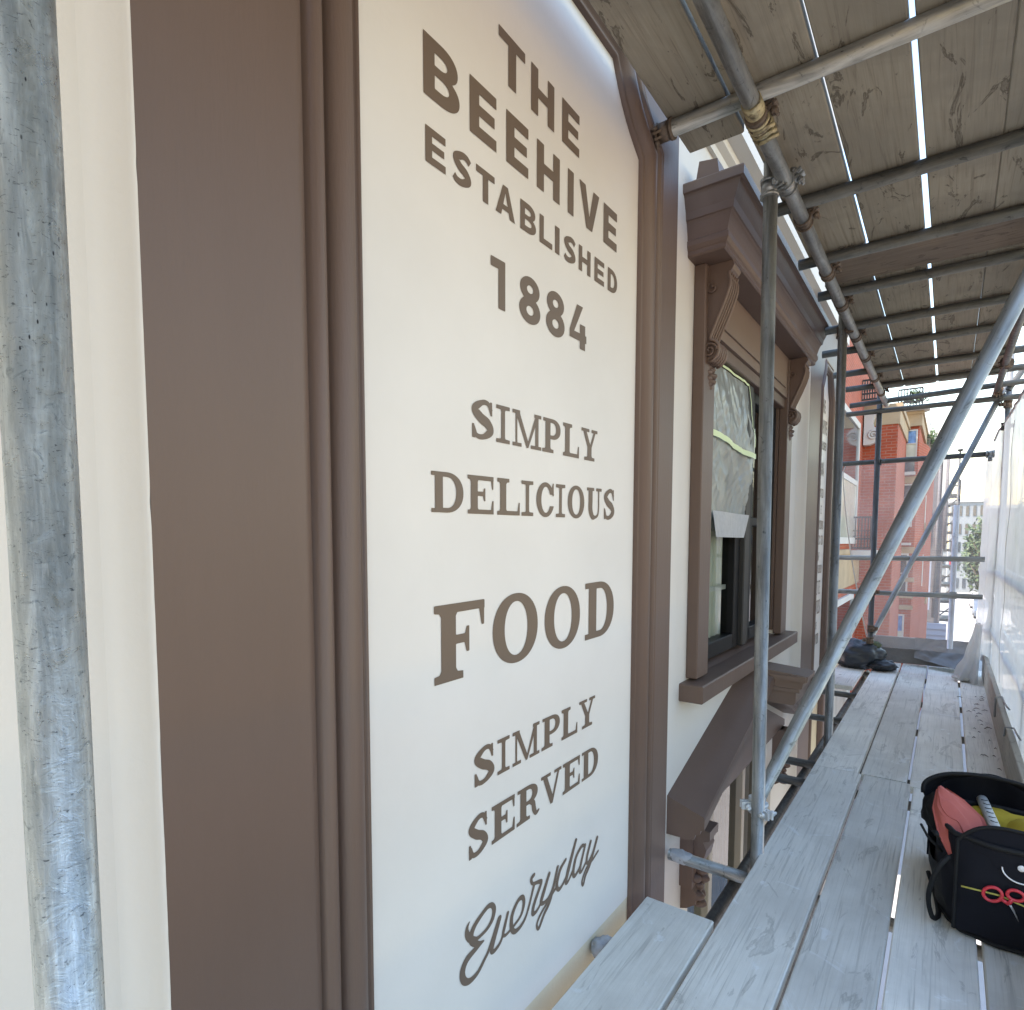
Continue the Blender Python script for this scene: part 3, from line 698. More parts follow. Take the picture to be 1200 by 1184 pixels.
# frieze + architrave
mb = MB(); mb.box((0, 2.80, 2.22), (.045, 4.28, 2.474)); mb.box((.0452, 2.90, 2.27), (.055, 4.20, 2.42)); mb.build('frieze', M['greybrown'], pub)
surround = MB()
surround.bbox((0, 2.625, .665), (.052, 2.775, 2.474), .004); surround.build('jamb', M['brown'], pub)
s2 = MB(); s2.bbox((0, 4.285, .665), (.052, 4.435, 2.474), .004); s2.build('jamb', M['brown'], pub)
s2 = MB(); s2.bbox((-.08, 2.775, 2.16), (.030, 4.285, 2.219), .004); s2.build('window_head', M['brown'], pub)
for a_, b_ in ((2.761, 2.80), (4.26, 4.299)): s2 = MB(); s2.box((-.139, a_, .692), (-.001, b_, 2.2)); s2.build('reveal_lining', M['brown'], pub)
def scroll(name, y0, y1, parent):
    """S-shaped console: side profile in (x,z), extruded across y, ribbed front"""
    pts = [(0, 2.474), (.150, 2.474), (.158, 2.455), (.150, 2.440), (.140, 2.430), (.136, 2.415), (.142, 2.398), (.140, 2.37), (.128, 2.33), (.108, 2.28), (.086, 2.23), (.068, 2.19), (.060, 2.165),
           (.064, 2.158), (.082, 2.152), (.096, 2.135), (.100, 2.112), (.094, 2.088), (.078, 2.070), (.058, 2.064), (.040, 2.066), (0, 2.07)]
    mb = MB(); mb.extrude([(a, b) for a, b in pts], 1, y0+.010, y1-.010)
    con = mb.build(name, M['brown'], parent)
    mr = MB(); n = 4; wd = (y1-y0)
    fp = [p for p in pts if p[0] > .05 and p[1] < 2.44]
    for k in range(n+1):
        yy = y0+.008+(wd-.016)*k/n
        mr.path([(p[0]+.002, yy, p[1]) for p in fp], .0075 if k in (0, n) else .0055, 6)
    mr.build('scroll_rib', M['greybrown'], con)
    for yy, dy in ((y0+.006, -.004), (y1-.006, .004)):
        for (cx_, cz_, n_, st_, r0, a0) in ((.062, 2.112, 26, .42, .033, 0), (.070, 2.375, 16, .45, .026, 2)):
            me = MB(); me.path([(cx_+r0*(1-k/(n_+2))*math.cos(a0+k*st_), yy+dy, cz_+r0*(1-k/(n_+2))*math.sin(a0+k*st_)) for k in range(n_)], .005, 6)
            me.build('scroll_eye', M['brown'], con)
    ml = MB()      # carved pendant leaf
    for k in range(9):
        z = 2.055-k*.0125; s_ = math.sin(PI*min(1, (k+1.5)/9.5))
        ml.ball((.030+.012*s_*(k % 2), (y0+y1)/2+(.016 if k % 2 else -.014)*s_, z), (.022+.014*s_, .030*s_+.008, .016), 8, 6)
    ml.build('pendant_leaf', M['brown'], con)
scroll('console', 2.655, 2.775, hood); scroll('console', 4.30, 4.42, hood)
# sill
mb = MB(); mb.bbox((-.02, 2.545, .575), (.107, 4.560, .655), .005)
mb.add([(-.14, 2.761, .689), (.004, 2.761, .6562), (.004, 4.299, .6562), (-.14, 4.299, .689)], [(0, 1, 2, 3)])
mb.build('window_sill', M['brown'], pub)
# upper window: two lights, black sashes, mullion
wn = MB(); X = -.035
for a, b in ((2.801, 2.86), (3.40, 3.50), (3.62, 3.74), (4.19, 4.259)): wn.bbox((X-.05, a, .69), (X+.02, b, 2.158), .004)
wn.bbox((X-.05, 2.86, .69), (X+.02, 3.40, .77), .004); wn.bbox((X-.05, 2.86, 2.10), (X+.02, 3.40, 2.158), .004)
wn.bbox((X-.05, 3.72, .69), (X+.02, 4.19, .77), .004); wn.bbox((X-.05, 3.72, 2.10), (X+.02, 4.19, 2.158), .004)
wn.bbox((X-.045, 2.86, 1.38), (X+.012, 3.42, 1.43), .004); wn.bbox((X-.045, 3.72, 1.38), (X+.012, 4.19, 1.43), .004)
window = wn.build('window', M['black'], pub)
mb = MB(); mb.bbox((X-.05, 3.505, .69), (X+.045, 3.60, 2.158), .006); mb.build('mullion', M['sashgrey'], window)
for a, b in ((2.86, 3.40), (3.74, 4.19)):
    mb = MB(); mb.add([(X-.015, a, .77), (X-.015, b, .77), (X-.015, b, 2.10), (X-.015, a, 2.10)], [(0, 1, 2, 3)]); mb.build('pane', M['glass'], window, fix=False)
mb = MB()
for a, b, z0, z1 in ((2.80, 3.46, .70, 2.15), ):
    mb.grid(lambda u, w_: (-.085+.010*math.sin(u*55)+.006*math.sin(u*131), a+(b-a)*u, z0+(z1-z0)*w_), 90, 4)
mb.build('net_curtain', M['curtain'], window, fix=False)
mb = MB(); mb.box((-.072, 2.86, 1.02), (-.060, 3.40, 1.045)); mb.build('curtain_rail', M['white'], window)
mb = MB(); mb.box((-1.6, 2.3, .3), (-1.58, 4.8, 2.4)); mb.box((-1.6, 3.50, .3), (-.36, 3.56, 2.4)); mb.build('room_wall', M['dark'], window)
# lower window
wl = MB()
for a, b in ((2.721, 2.79), (3.20, 3.26), (3.84, 3.90), (4.31, 4.379)): wl.bbox((-.13, a, -2.5), (-.05, b, -.021), .004)
wl.bbox((-.13, 2.79, -.10), (-.05, 4.31, -.021), .004); wl.bbox((-.12, 2.79, -1.2), (-.06, 4.31, -1.14), .004)
lw = wl.build('window', M['taupe'], pub)
for a, b, mname in ((2.79, 3.20, 'palepane'), (3.26, 3.84, 'dark'), (3.90, 4.31, 'dark')):
    mb = MB(); mb.add([(-.09, a, -2.45), (-.09, b, -2.45), (-.09, b, -.10), (-.09, a, -.10)], [(0, 1, 2, 3)]); mb.build('pane', M['glass'], lw, fix=False)
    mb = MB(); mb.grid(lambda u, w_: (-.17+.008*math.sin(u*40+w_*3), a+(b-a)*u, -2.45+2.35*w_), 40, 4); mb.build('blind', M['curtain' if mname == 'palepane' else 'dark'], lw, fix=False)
# pediment over the lower window : two raking slabs and a gablet block at the apex
def rake(ya, za, yb, zb, parent):
    mb = MB(); L = Vector((yb-ya, zb-za)); t_ = L.normalized(); n_ = Vector((-t_.y, t_.x))
    prof = [(0, .10), (.162, .045), (.165, .030), (.165, -.010), (.150, -.016), (.146, -.034), (.128, -.040), (.122, -.062), (.100, -.068), (0, -.07)]
    vs = []
    for (y, z) in ((ya, za), (yb, zb)):
        for (x, d) in prof: vs.append((x, y, z+d))
    n = len(prof); fs = [(k, (k+1) % n, n+(k+1) % n, n+k) for k in range(n)]+[tuple(range(n))[::-1], tuple(n+k for k in range(n))]
    mb.add(vs, fs); return mb.build('raking_cornice', M['brown'], parent)
ped = MB(); ped.extrude([(2.56, -.02), (4.54, -.02), (4.54, .02), (3.60, .36), (2.56, .04)], 0, .0, .045)
ped = ped.build('pediment', M['brown'], pub)
rake(2.43, .085, 3.66, .485, ped); rake(3.80, .41, 4.72, .085, ped)
mb = MB(); mb.extrude([(.0, .36), (.27, .36), (.28, .38), (.28, .44), (.31, .46), (.315, .49), (.335, .50), (.34, .53), (0, .56)], 1, 3.62, 3.84); mb.box((.02, 3.612, .435), (.30, 3.619, .455)); mb.box((.02, 3.604, .50), (.33, 3.619, .53)); mb.build('apex_block', M['greybrown'], ped)
for a_ in (2.60, 4.40): mb = MB(); mb.box((0, a_, -.30), (.06, a_+.10, -.02)); mb.build('pilaster_strip', M['brown'], ped)
for yy in (2.62, 4.38):
    mb = MB(); mb.extrude([(0, -.02), (.13, -.02), (.13, -.06), (.10, -.075), (.115, -.11), (.10, -.17), (.06, -.22), (.05, -.30), (.075, -.33), (.07, -.38), (.03, -.41), (0, -.42)], 1, yy, yy+.12)
    for k in range(12): mb.ball((.052+.016*(k % 2), yy+.025+.07*((k*5) % 3)/2, -.11-k*.026), (.038, .026, .022), 10, 7)
    mb.build('carved_bracket', M['brown'], ped)

# ------------------------------------------------------------------ scaffold
scaf = empty('scaffolding', (.8, 3.5, 0), 'galvanised tube scaffold bolted together along the pub front', 'scaffolding')
R_ = .0242
def tube(name, p, q, mat='galv', r=R_, n=24):
    mb = MB(); P = Vector(p); Q = Vector(q); mid = (P+Q)/2; d = (Q-P); L = d.length
    mb.tube((0, 0, -L/2), (0, 0, L/2), r, n, hollow=r*.84)
    ob = mb.build(name, M[mat], None, fix=False)
    ob.rotation_euler = d.to_track_quat('Z', 'Y').to_euler(); ob.location = mid - ABS[scaf.name]; ob.parent = scaf
    return ob
def coupler(p, axis, toward, mat='rust', double=True, axis2=None):
    """band coupler: half shells round the tube along `axis`, flanges and bolt pointing `toward`"""
    p = Vector(p); a = Vector(axis).normalized(); t_ = Vector(toward).normalized(); s_ = a.cross(t_)
    mb = MB()
    for sg in (-1, 1):
        mb.tube(p+a*.026*sg-a*.006, p+a*.026*sg+a*.006, .0335, 18)
    mb.tube(p-a*.021, p+a*.021, .030, 18)
    c = p+t_*.043
    def obox(c, hx, hy, hz, ax, ay, az):
        v = [c+ax*hx*i+ay*hy*j+az*hz*k for i in (-1, 1) for j in (-1, 1) for k in (-1, 1)]
        mb.add(v, [(0, 1, 3, 2), (4, 6, 7, 5), (0, 4, 5, 1), (2, 3, 7, 6), (0, 2, 6, 4), (1, 5, 7, 3)])
    obox(c+s_*.010, .016, .022, .004, a, t_, s_); obox(c-s_*.010, .016, .022, .004, a, t_, s_)
    ob = mb.build('coupler', M[mat], scaf)
    b = MB(); b.tube(c-s_*.038, c+s_*.045, .0062, 10); b.tube(c+s_*.018, c+s_*.032, .0125, 6); b.tube(c-s_*.030, c-s_*.018, .0125, 6)
    b.build('bolt', M[mat], ob)
    return ob
XI, XO = .34, 1.31
Z, XA, YA = Vector((0, 0, 1)), Vector((1, 0, 0)), Vector((0, 1, 0))
# standards
tube('standard', (XI, .172, -1.2), (XI, .172, 3.3), 'galv_near', r=.0245, n=48)
s2_ = tube('standard', (XI+.015, 2.56, -.9), (XI, 2.445, 3.3), 'galv', r=.0258)
tube('standard', (XI+.005, 4.42, -.9), (XI+.005, 4.32, 3.3), 'galv', r=.0265)
tube('standard', (XI, 6.95, .02), (XI, 6.86, 3.0), 'galv_dark')
tube('standard', (XO+.02, 6.93, -1.0), (XO, 6.93, 3.3), 'galv')
tube('standard', (XO+.02, 4.12, -4.55), (XO+.02, 4.12, 3.3)); tube('standard', (XO, 2.3, -4.55), (XO, 2.3, 3.3)); tube('standard', (XO, .1, -4.55), (XO, .1, 3.3))
tube('standard', (.99, 7.16, .25), (.985, 7.16, 1.64), 'galv_light')
# sleeves (base joint) on the second standard
mb = MB(); mb.tube((XI+.0155, 2.561, -.45), (XI+.014, 2.553, -.11), .031, 20); mb.box((XI-.032, 2.54, -.36), (XI-.008, 2.575, -.16)); mb.build('sleeve', M['galv'], scaf)
# ledgers
tube('ledger', (.392, 2.09, 2.618), (.392, 6.93, 2.618), 'galv', r=.0258)
tube('ledger', (.392, -.6, 2.630), (.392, 2.02, 2.630), 'galv', r=.0258)
tube('ledger', (1.235, -4.9, 2.63), (1.225, 7.2, 2.62), 'galv_dark')
tube('ledger', (1.36, -1, 1.02), (1.36, 7.3, 1.02), 'galv_light', n=16); tube('ledger', (1.36, -1, .48), (1.36, 7.3, .48), 'galv_light', n=16)
tube('ledger', (.292, -.6, -.115), (.292, 7.4, -.115), 'galv_dark'); tube('ledger', (.572, -.6, -.095), (.560, 7.4, -.095), 'galv_dark'); tube('ledger', (1.25, -.6, -.115), (1.25, 7.4, -.115), 'galv_dark')  # middle tube is added under a board gap so the gap shows dark
# sleeve joint of the ledger
mb = MB(); 
mb.tube((.392, 1.99, 2.629), (.392, 2.16, 2.622), .0305, 18)
for k in range(4): mb.path([(.392+.034*math.cos(a), 2.075+.026*k, 2.624+.034*math.sin(a)) for a in [i*2*PI/16 for i in range(16)]], .005, 6, True)
for k in range(3): mb.tube((.375, 2.09+k*.03, 2.590), (.44, 2.09+k*.03, 2.600), .007, 8)
mb.build('sleeve', M['brass'], scaf)
# transoms under the overhead boards
TR = [(2.03, .088, 1.42, 'galv'), (2.77, .30, 1.42, 'galv_dark'), (3.37, .27, 1.42, 'galv_dark'), (3.86, .28, 1.42, 'galv_dark'), (4.50, .22, 1.42, 'galv_dark'), (5.04, .12, 1.42, 'galv_dark'), (5.72, .10, 1.42, 'galv_dark'), (6.30, .12, 1.42, 'galv_dark'), (1.0, .1, 1.42, 'galv'), (-.1, .1, 1.42, 'galv')]
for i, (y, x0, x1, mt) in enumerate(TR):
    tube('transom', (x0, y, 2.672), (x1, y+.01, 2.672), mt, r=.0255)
    if i < 8:
        coupler((.392, y+.045, 2.62), YA, (.75, 0, .6), 'rust')
# block of wood at the first transom's end
coupler((.10, 2.03, 2.672), XA, (-.5, -.7, -.5), 'rust')
coupler((XI+.001, 2.455, 2.60), Z, (.9, -.4, 0), 'galv'); coupler((XI+.05, 2.50, 2.618), YA, (.8, 0, .5), 'galv')
coupler((XI, 4.35, 2.60), Z, (.9, -.4, 0), 'rust')
# inner handrail ends seen beyond the second standard
# far end: rails across
for z, x0, m_ in ((2.085, -.03, 'galv_dark'), (1.122, -.07, 'galv'), (.772, -.02, 'galv')):
    tube('guardrail', (x0, 7.04, z), (1.215 if z < 2 else 1.20, 7.04, z+.003), m_)
coupler((1.21, 7.03, 2.085), XA, (0, -.5, -1), 'galv'); coupler((XI, 6.93, 2.07), Z, (.5, -1, 0), 'galv_dark')
coupler((.99, 7.10, .775), Z, (0, -1, .1), 'galv'); coupler((XI, 6.93, .79), Z, (1, -.4, 0), 'rust'); coupler((XI, 6.94, .42), Z, (1, -.3, 0), 'rust'); coupler((XI, 6.94, .30), Z, (-1, -.3, 0), 'rust')
tube('ledger', (.06, 6.86, 2.55), (1.6, 6.88, 2.55), 'galv_dark'); tube('ledger', (.10, 6.75, 2.61), (1.6, 6.78, 2.66), 'galv_dark')
# braces
tube('brace', (.335, 2.60, .195), (1.30, 2.57, 2.60), 'galv', r=.0262)
tube('brace', (.36, 6.98, .36), (1.30, 6.90, 2.70), 'galv')
tube('brace', (1.30, 6.80, 2.60), (1.75, 6.9, 3.4), 'galv_dark')
cp = coupler((XI+.012, 2.555, .17), Z, (.8, -.6, 0), 'galv_light'); coupler((XI-.0, 2.555, .19), Z, (-.8, -.5, 0), 'galv_light')
coupler((1.235, 6.85, 2.62), YA, (0, 0, -1), 'rust'); coupler((XO, 6.93, 2.50), Z, (-1, -.4, 0), 'rust'); coupler((1.26, 6.90, 2.56), XA, (0, -1, -.3), 'galv_dark')
coupler((1.245, 5.9, 2.62), YA, (-1, 0, .1), 'rust'); coupler((1.30, 6.93, 2.31), Z, (1, -.3, .0), 'galv_dark')
# transoms under the working deck
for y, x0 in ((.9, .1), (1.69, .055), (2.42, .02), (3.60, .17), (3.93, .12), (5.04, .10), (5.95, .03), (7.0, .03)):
    tube('transom', (x0, y, -.066), (1.4, y, -.066), 'galv_dark' if y > 3 else 'galv')
# crumpled tape round two tube ends
def crumple(c, ax, L, r, name='tape_wrap', mat='greytape', seed=0, rr=.35):
    mb = MB(); c = Vector(c); ax = Vector(ax).normalized(); u = ax.orthogonal().normalized(); w = ax.cross(u)
    def f(i, j):
        a = 2*PI*i; k = 1+rr*noise.noise(Vector((math.cos(a)*1.7+seed, math.sin(a)*1.7, j*4)))+rr*.6*noise.noise(Vector((math.cos(a)*5+seed, math.sin(a)*5, j*11)))
        e = math.sin(PI*min(1, max(0, j*.96+.04)))**.25
        return tuple(c+ax*(L*(j-.5))+(u*math.cos(a)+w*math.sin(a))*r*k*e)
    mb.grid(f, 34, 16); return mb.build(name, M[mat], scaf, fix=False)
crumple((.095, 1.69, -.050), (1, .1, .1), .10, .036, seed=3)
crumple((.075, 2.42, -.062), (1, 0, 0), .11, .0275, seed=5, rr=.2)

# boards ------------------------------------------------------------
def board(x0, x1, y0, y1, z0, z1, mat, label, cat='scaffold board', group=None, tilt=0., bands=True, warp=.003, skew=0.):
    mb = MB(); ny = max(2, int((y1-y0)/.35)); r = .004
    ring = lambda: [(x0+r, z1), (x1-r, z1), (x1, z1-r), (x1, z0+r), (x1-r, z0), (x0+r, z0), (x0, z0+r), (x0, z1-r)]
    sd_ = random.random()*50; vs = []
    for k in range(ny+1):
        y = y0+(y1-y0)*k/ny
        wz = warp*noise.noise(Vector((sd_, y*.7, 0))); wx = warp*.8*noise.noise(Vector((sd_, y*.6, 5)))
        for (x, z) in ring(): vs.append((x+wx*.4+skew*(y-(y0+y1)/2), y, z+wz+tilt*(x-x0)))
    fs = [(k*8+i, k*8+(i+1) % 8, (k+1)*8+(i+1) % 8, (k+1)*8+i) for k in range(ny) for i in range(8)]
    fs += [tuple(range(8)), tuple(ny*8+i for i in range(8))]
    mb.add(vs, fs); c = ((x0+x1)/2, (y0+y1)/2, z0)
    ob = mb.build('scaffold_board', M[mat], None, origin=c)
    tag(ob, label, cat, group); return ob
DG, OG = 'boards of the working deck', 'boards of the deck overhead'
dk = 'deck'
board(.110, .352, .80, 1.965, -.036, .000, dk, 'short deck board against the cream panel, its square end showing', group=DG)
board(.366, .602, -1.0, 3.745, -.038, .002, dk, 'near deck board along the wall side edge of the walkway', group=DG)
board(.366, .585, 3.748, 7.50, -.038, .001, dk, 'far deck board along the wall side, running to the bin bag', group=DG)
board(.616, .832, -1.0, 3.742, -.038, .000, dk, 'near deck board, second from the wall side', group=DG)
board(.600, .812, 3.752, 7.50, -.038, .002, dk, 'far deck board, second from the wall side', group=DG)
board(.844, 1.066, -1.0, 3.700, -.038, .001, dk, 'near deck board under the left side of the tool bag', group=DG)
board(.826, 1.062, 3.708, 7.50, -.038, .000, dk, 'far deck board, third from the wall side, beyond the tool bag', group=DG)
board(1.082, 1.268, -1.0, 3.30, -.038, .000, dk, 'near deck board under the right side of the tool bag', group=DG)
board(1.080, 1.268, 3.31, 7.50, -.038, .002, dk, 'dirty far deck board beside the upright toe board', group=DG)
board(.055, .300, 6.02, 7.50, -.038, .001, dk, 'short deck board next to the wall under the bin bag', group=DG)
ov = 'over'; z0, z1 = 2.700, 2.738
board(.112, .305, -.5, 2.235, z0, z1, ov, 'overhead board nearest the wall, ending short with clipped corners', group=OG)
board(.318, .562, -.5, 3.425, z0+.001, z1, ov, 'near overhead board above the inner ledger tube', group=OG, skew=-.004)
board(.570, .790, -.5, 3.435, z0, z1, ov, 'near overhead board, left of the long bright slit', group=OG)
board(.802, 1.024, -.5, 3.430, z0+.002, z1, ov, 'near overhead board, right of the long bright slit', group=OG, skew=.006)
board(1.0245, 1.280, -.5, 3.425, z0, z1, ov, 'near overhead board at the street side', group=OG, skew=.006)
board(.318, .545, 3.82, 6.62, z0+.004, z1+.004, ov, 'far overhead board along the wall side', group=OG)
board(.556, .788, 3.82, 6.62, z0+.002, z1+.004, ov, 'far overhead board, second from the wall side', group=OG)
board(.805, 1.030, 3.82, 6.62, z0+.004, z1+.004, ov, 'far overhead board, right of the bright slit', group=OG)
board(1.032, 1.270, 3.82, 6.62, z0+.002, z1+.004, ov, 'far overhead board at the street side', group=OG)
for k_, (a_, b_) in enumerate(((.110, .352), (.366, .602), (.616, .832), (.844, 1.066), (1.082, 1.268))):  # unseen boards behind the camera, added for their effect on the light
    board(a_, b_, -4.95, -1.006 if k_ else .794, -.038, .0, dk, ('narrow', 'wall side', 'second', 'middle', 'street side')[k_]+' deck board behind the viewpoint, out of the picture', group=DG)
    board((.088, .318, .570, .812, 1.048)[k_], (.305, .560, .790, 1.038, 1.285)[k_], -4.95, -.506, z0, z1, ov, ('wall side', 'second', 'middle', 'fourth', 'street side')[k_]+' overhead board behind the viewpoint, out of the picture', group=OG)
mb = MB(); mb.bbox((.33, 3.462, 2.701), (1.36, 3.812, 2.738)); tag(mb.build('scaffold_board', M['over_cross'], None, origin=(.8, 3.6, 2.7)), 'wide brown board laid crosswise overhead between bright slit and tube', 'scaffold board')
# toe boards
mb = MB(); mb.bbox((1.246, -1.0, .006), (1.278, 7.2, .225)); tag(mb.build('toe_board', M['toe'], None, origin=(1.29, 3, .01)), 'long pale toe board on edge beside white sheeting, right of the deck', 'toe board')
mb = MB()
mb.bbox((.28, 7.46, .01), (1.20, 7.495, .285)); tag(mb.build('toe_board', M['greysheet'], None, origin=(.7, 7.47, .01)), 'toe board wrapped in grey plastic across the far end of the deck', 'toe board')

# sheeting ------------------------------------------------------------
def ntop(y):
    if y < 5.4: return 2.27+.02*math.sin(y*2)
    if y < 7.0: return 2.27+.05*(y-5.4)/1.6
    return 2.32-.22*(y-7.0)/.35
def net(u, v):
    y = 3.3+4.05*u; zt = ntop(y); z = .16+(zt-.16)*v
    x = 1.292+.010*noise.noise(Vector((0, y*1.6, z*.9)))+.008*noise.noise(Vector((3, y*5, z*1.3)))+.006*abs(noise.noise(Vector((9, y*11, z*4))))+.004*noise.noise(Vector((5, y*23+z*9, z*7)))-.010*max(0, 1-abs(z-1.02)/.05)-.010*max(0, 1-abs(z-.48)/.05)
    x += .018*max(0, 1-abs(z-1.02)/.12)*0 
    x += .02*max(0, 1-abs(z-1.02)/.10)**.5*.0
    if y > 6.9: x -= (y-6.9)*.22
    return (x, y, z)
mb = MB(); mb.grid(net, 150, 70)
ns = mb.build('debris_sheeting', M['netting'], None, origin=(1.33, 3, .2), fix=False)
tag(ns, 'white debris sheeting hung along the street side of the scaffold', 'sheeting')
for k, yy in enumerate((5.6,)):
    mb = MB(); mb.path([(1.278+.006*math.sin(z*9+k), yy+.02*math.sin(z*3+k), z) for z in [i*.1+.25 for i in range(20)]], .0013, 6); mb.build('seam', M['palestone'], ns, fix=False)
mb = MB(); mb.path([(net((y-3.3)/4.05, 1)[0]-.002, y, net((y-3.3)/4.05, 1)[2]) for y in [i*.12+3.32 for i in range(33)]], .009, 8)
mb.build('hem', M['greytape'], ns, fix=False)
# clear film at the far end
def endfilm(u, v):
    z = .22+(2.07-.22)*v; edge = .02+.30*(max(0, 1-v))**1.5*1.0+(.02 if v > .97 else 0); x = edge+(1.235-edge)*u
    y = 7.085+.02*noise.noise(Vector((x*3, 0, z*2)))+.01*noise.noise(Vector((x*9, 4, z*5)))
    return (x, y, z)
mb = MB(); mb.grid(endfilm, 60, 50); fl = mb.build('polythene_film', M['film'], None, origin=(.7, 7.1, .2), fix=False)
tag(fl, 'clear polythene film with a curved edge over the far end rails', 'plastic film')
mb = MB(); mb.path([Vector(endfilm(0, k/30)) for k in range(31)], .006, 6); mb.build('film_edge', M['palestone'], fl, fix=False)
# white polythene bunched in the far right corner
def bunch(u, v):
    a = PI*(.55+.95*u); r = .05+.11*v**1.4; k = 1+.22*math.sin(u*26+v*2)*v+.2*noise.noise(Vector((u*6, v*4, 1)))
    return (1.20+math.cos(a)*r*k+.02*(1-v), 6.98+math.sin(a)*r*k*1.5, .52*(1-v)+.012)
mb = MB(); mb.grid(bunch, 70, 24); bo = mb.build('plastic_bundle', M['netting'], None, origin=(1.2, 6.98, .01), fix=False); tag(bo, 'bunched white polythene gathered in the far right corner of the deck', 'plastic sheet')
# folded film over far end toe board
def drape(u, v):
    x = .70+.50*u; z = .295-.27*v*(.75+.25*u)+.012*noise.noise(Vector((x*12, v*6, 0))); y = 7.44-.34*v*v*(u*.9+.1)-.012*abs(math.sin(u*9+v*4))
    return (x, y, max(z, .012))
mb = MB(); mb.grid(drape, 40, 24); tag(mb.build('plastic_sheet', M['greysheet'], None, origin=(.95, 7.3, .01), fix=False), 'loose grey plastic sliding off the far end toe board onto the deck', 'plastic sheet')
# folded white parcel
mb = MB(); mb.ball((1.11, 6.87, .030), (.095, .075, .026), 20, 12, lambda p: 1+.12*noise.noise(p*3)); tag(mb.build('folded_sheet', M['palestone'], None, origin=(1.11, 6.87, 0), fix=False), 'small folded white sheet lying on the far deck near the corner', 'folded sheet')
# twisted film tail at deck right side, dark debris
random.seed(21)
mb = MB()
for k in range(34):
    x = 1.235-abs(random.gauss(0, .06)); y = random.uniform(3.6, 6.2); a = random.uniform(-.5, .9); L = random.uniform(.01, .045)
    x = min(x, 1.238)
    mb.path([(x, y, .006), (x-L*math.cos(a)*.5, y+L*math.sin(a)*.5, .012), (x-L*math.cos(a), y+L*math.sin(a), .005)], [.0012, .003, .001], 5)
tag(mb.build('dirt_debris', M['bark'], None, fix=False), 'dark flakes and grit swept against the toe board', 'debris', kind='stuff')
# wire tie on toe board
mb = MB(); mb.path([(1.240, 5.15, .10), (1.240, 5.15, .235), (1.275, 5.16, .240), (1.282, 5.10, .22), (1.283, 4.9, .235), (1.283, 4.7, .26)], .006, 8); mb.path([(1.240, 4.35, .18), (1.242, 4.33, .236), (1.28, 4.32, .24), (1.283, 4.2, .24), (1.283, 4.0, .26)], .005, 8); tag(mb.build('tie_wire', M['greytape'], None, fix=False), 'pale plastic tie looped over the toe board by the sheeting', 'tie')

# bin bag at the far end ------------------------------------------------------------
def bagshape(p):
    return 1+.16*noise.noise(p*2.1)+.10*abs(noise.noise(p*5.5))+.05*noise.noise(p*11)
mb = MB(); mb.ball((.225, 7.02, .135), (.24, .20, .15), 56, 36, bagshape)
mb.ball((.44, 6.96, .055), (.14, .12, .055), 36, 20, lambda p: 1+.25*noise.noise(p*3)+.12*noise.noise(p*8))
bb = mb.build('bin_bag', M['binbag'], None, origin=(.24, 7.0, 0), fix=False); tag(bb, 'black bin bag slumped at the far end of the deck by the wall', 'bin bag')
mb = MB(); mb.ball((.36, 7.0, .245), (.075, .06, .04), 24, 16, bagshape); tag(mb.build('green_rag', fabric('olive_rag', (.10, .12, .07)), None, origin=(.34, 6.98, .25), fix=False), 'small olive green rag on top of the black bin bag', 'rag')

# masking film on the window ------------------------------------------------------------
def mfilm(u, v):
    z = 2.14-.80*v; wl_ = .09*math.sin(PI*v)*0; tp = 1-.12*max(0, v-.85)/.15
    a = 2.79+.03*v; b = 3.50+.10*math.sin(PI*min(1, v*1.1))+.03*v; y = a+(b-a)*(.5+(u-.5)*tp)
    amp = .008+.012*math.sin(PI*v); pinch = math.exp(-((v-.43)/.05)**2)
    x = -.050+amp*(.8*noise.noise(Vector((u*4+v*1.2, v*1.6, 2)))+1.1*(1-abs(noise.noise(Vector((u*7-v*3, v*3.2, 7)))*2.4))*.5+.5*abs(noise.noise(Vector((u*15+v*9, v*7, 3)))))
    x = x*(1-pinch*.6)-.02*pinch
    return (x*1.2+.058, y, z)
mb = MB(); mb.grid(mfilm, 110, 120); mf = mb.build('masking_film', M['maskfilm'], None, origin=(-.03, 3.1, 1.8), fix=False); tag(mf, 'crinkled translucent masking film taped over the upper left sash', 'masking film')
mb = MB(); mb.grid(lambda u, v: (mfilm(u, .43)[0]+.012+.004*math.sin(u*9), mfilm(u, .43)[1], mfilm(u, .43)[2]+.012-.028*v-.03*u+.006*math.sin(u*7)), 30, 2)
mb.grid(lambda u, v: (mfilm(1, u*.4)[0]+.008, mfilm(1, u*.4)[1]+.012*v-.006, mfilm(1, u*.4)[2]), 20, 1); mb.grid(lambda u, v: (mfilm(u, 0)[0]+.008, mfilm(u, 0)[1], mfilm(u, 0)[2]+.012*v), 20, 1)
mb.build('tape_strip', M['tape'], mf, fix=False)
mb = MB(); mb.grid(lambda u, v: (.0+.034+.006*math.sin(u*7), 2.85+.62*u*(1-.25*v)+.06*v, 1.43-.125*v), 20, 8); mb.build('folded_hem', M['greytape'], mf, fix=False)

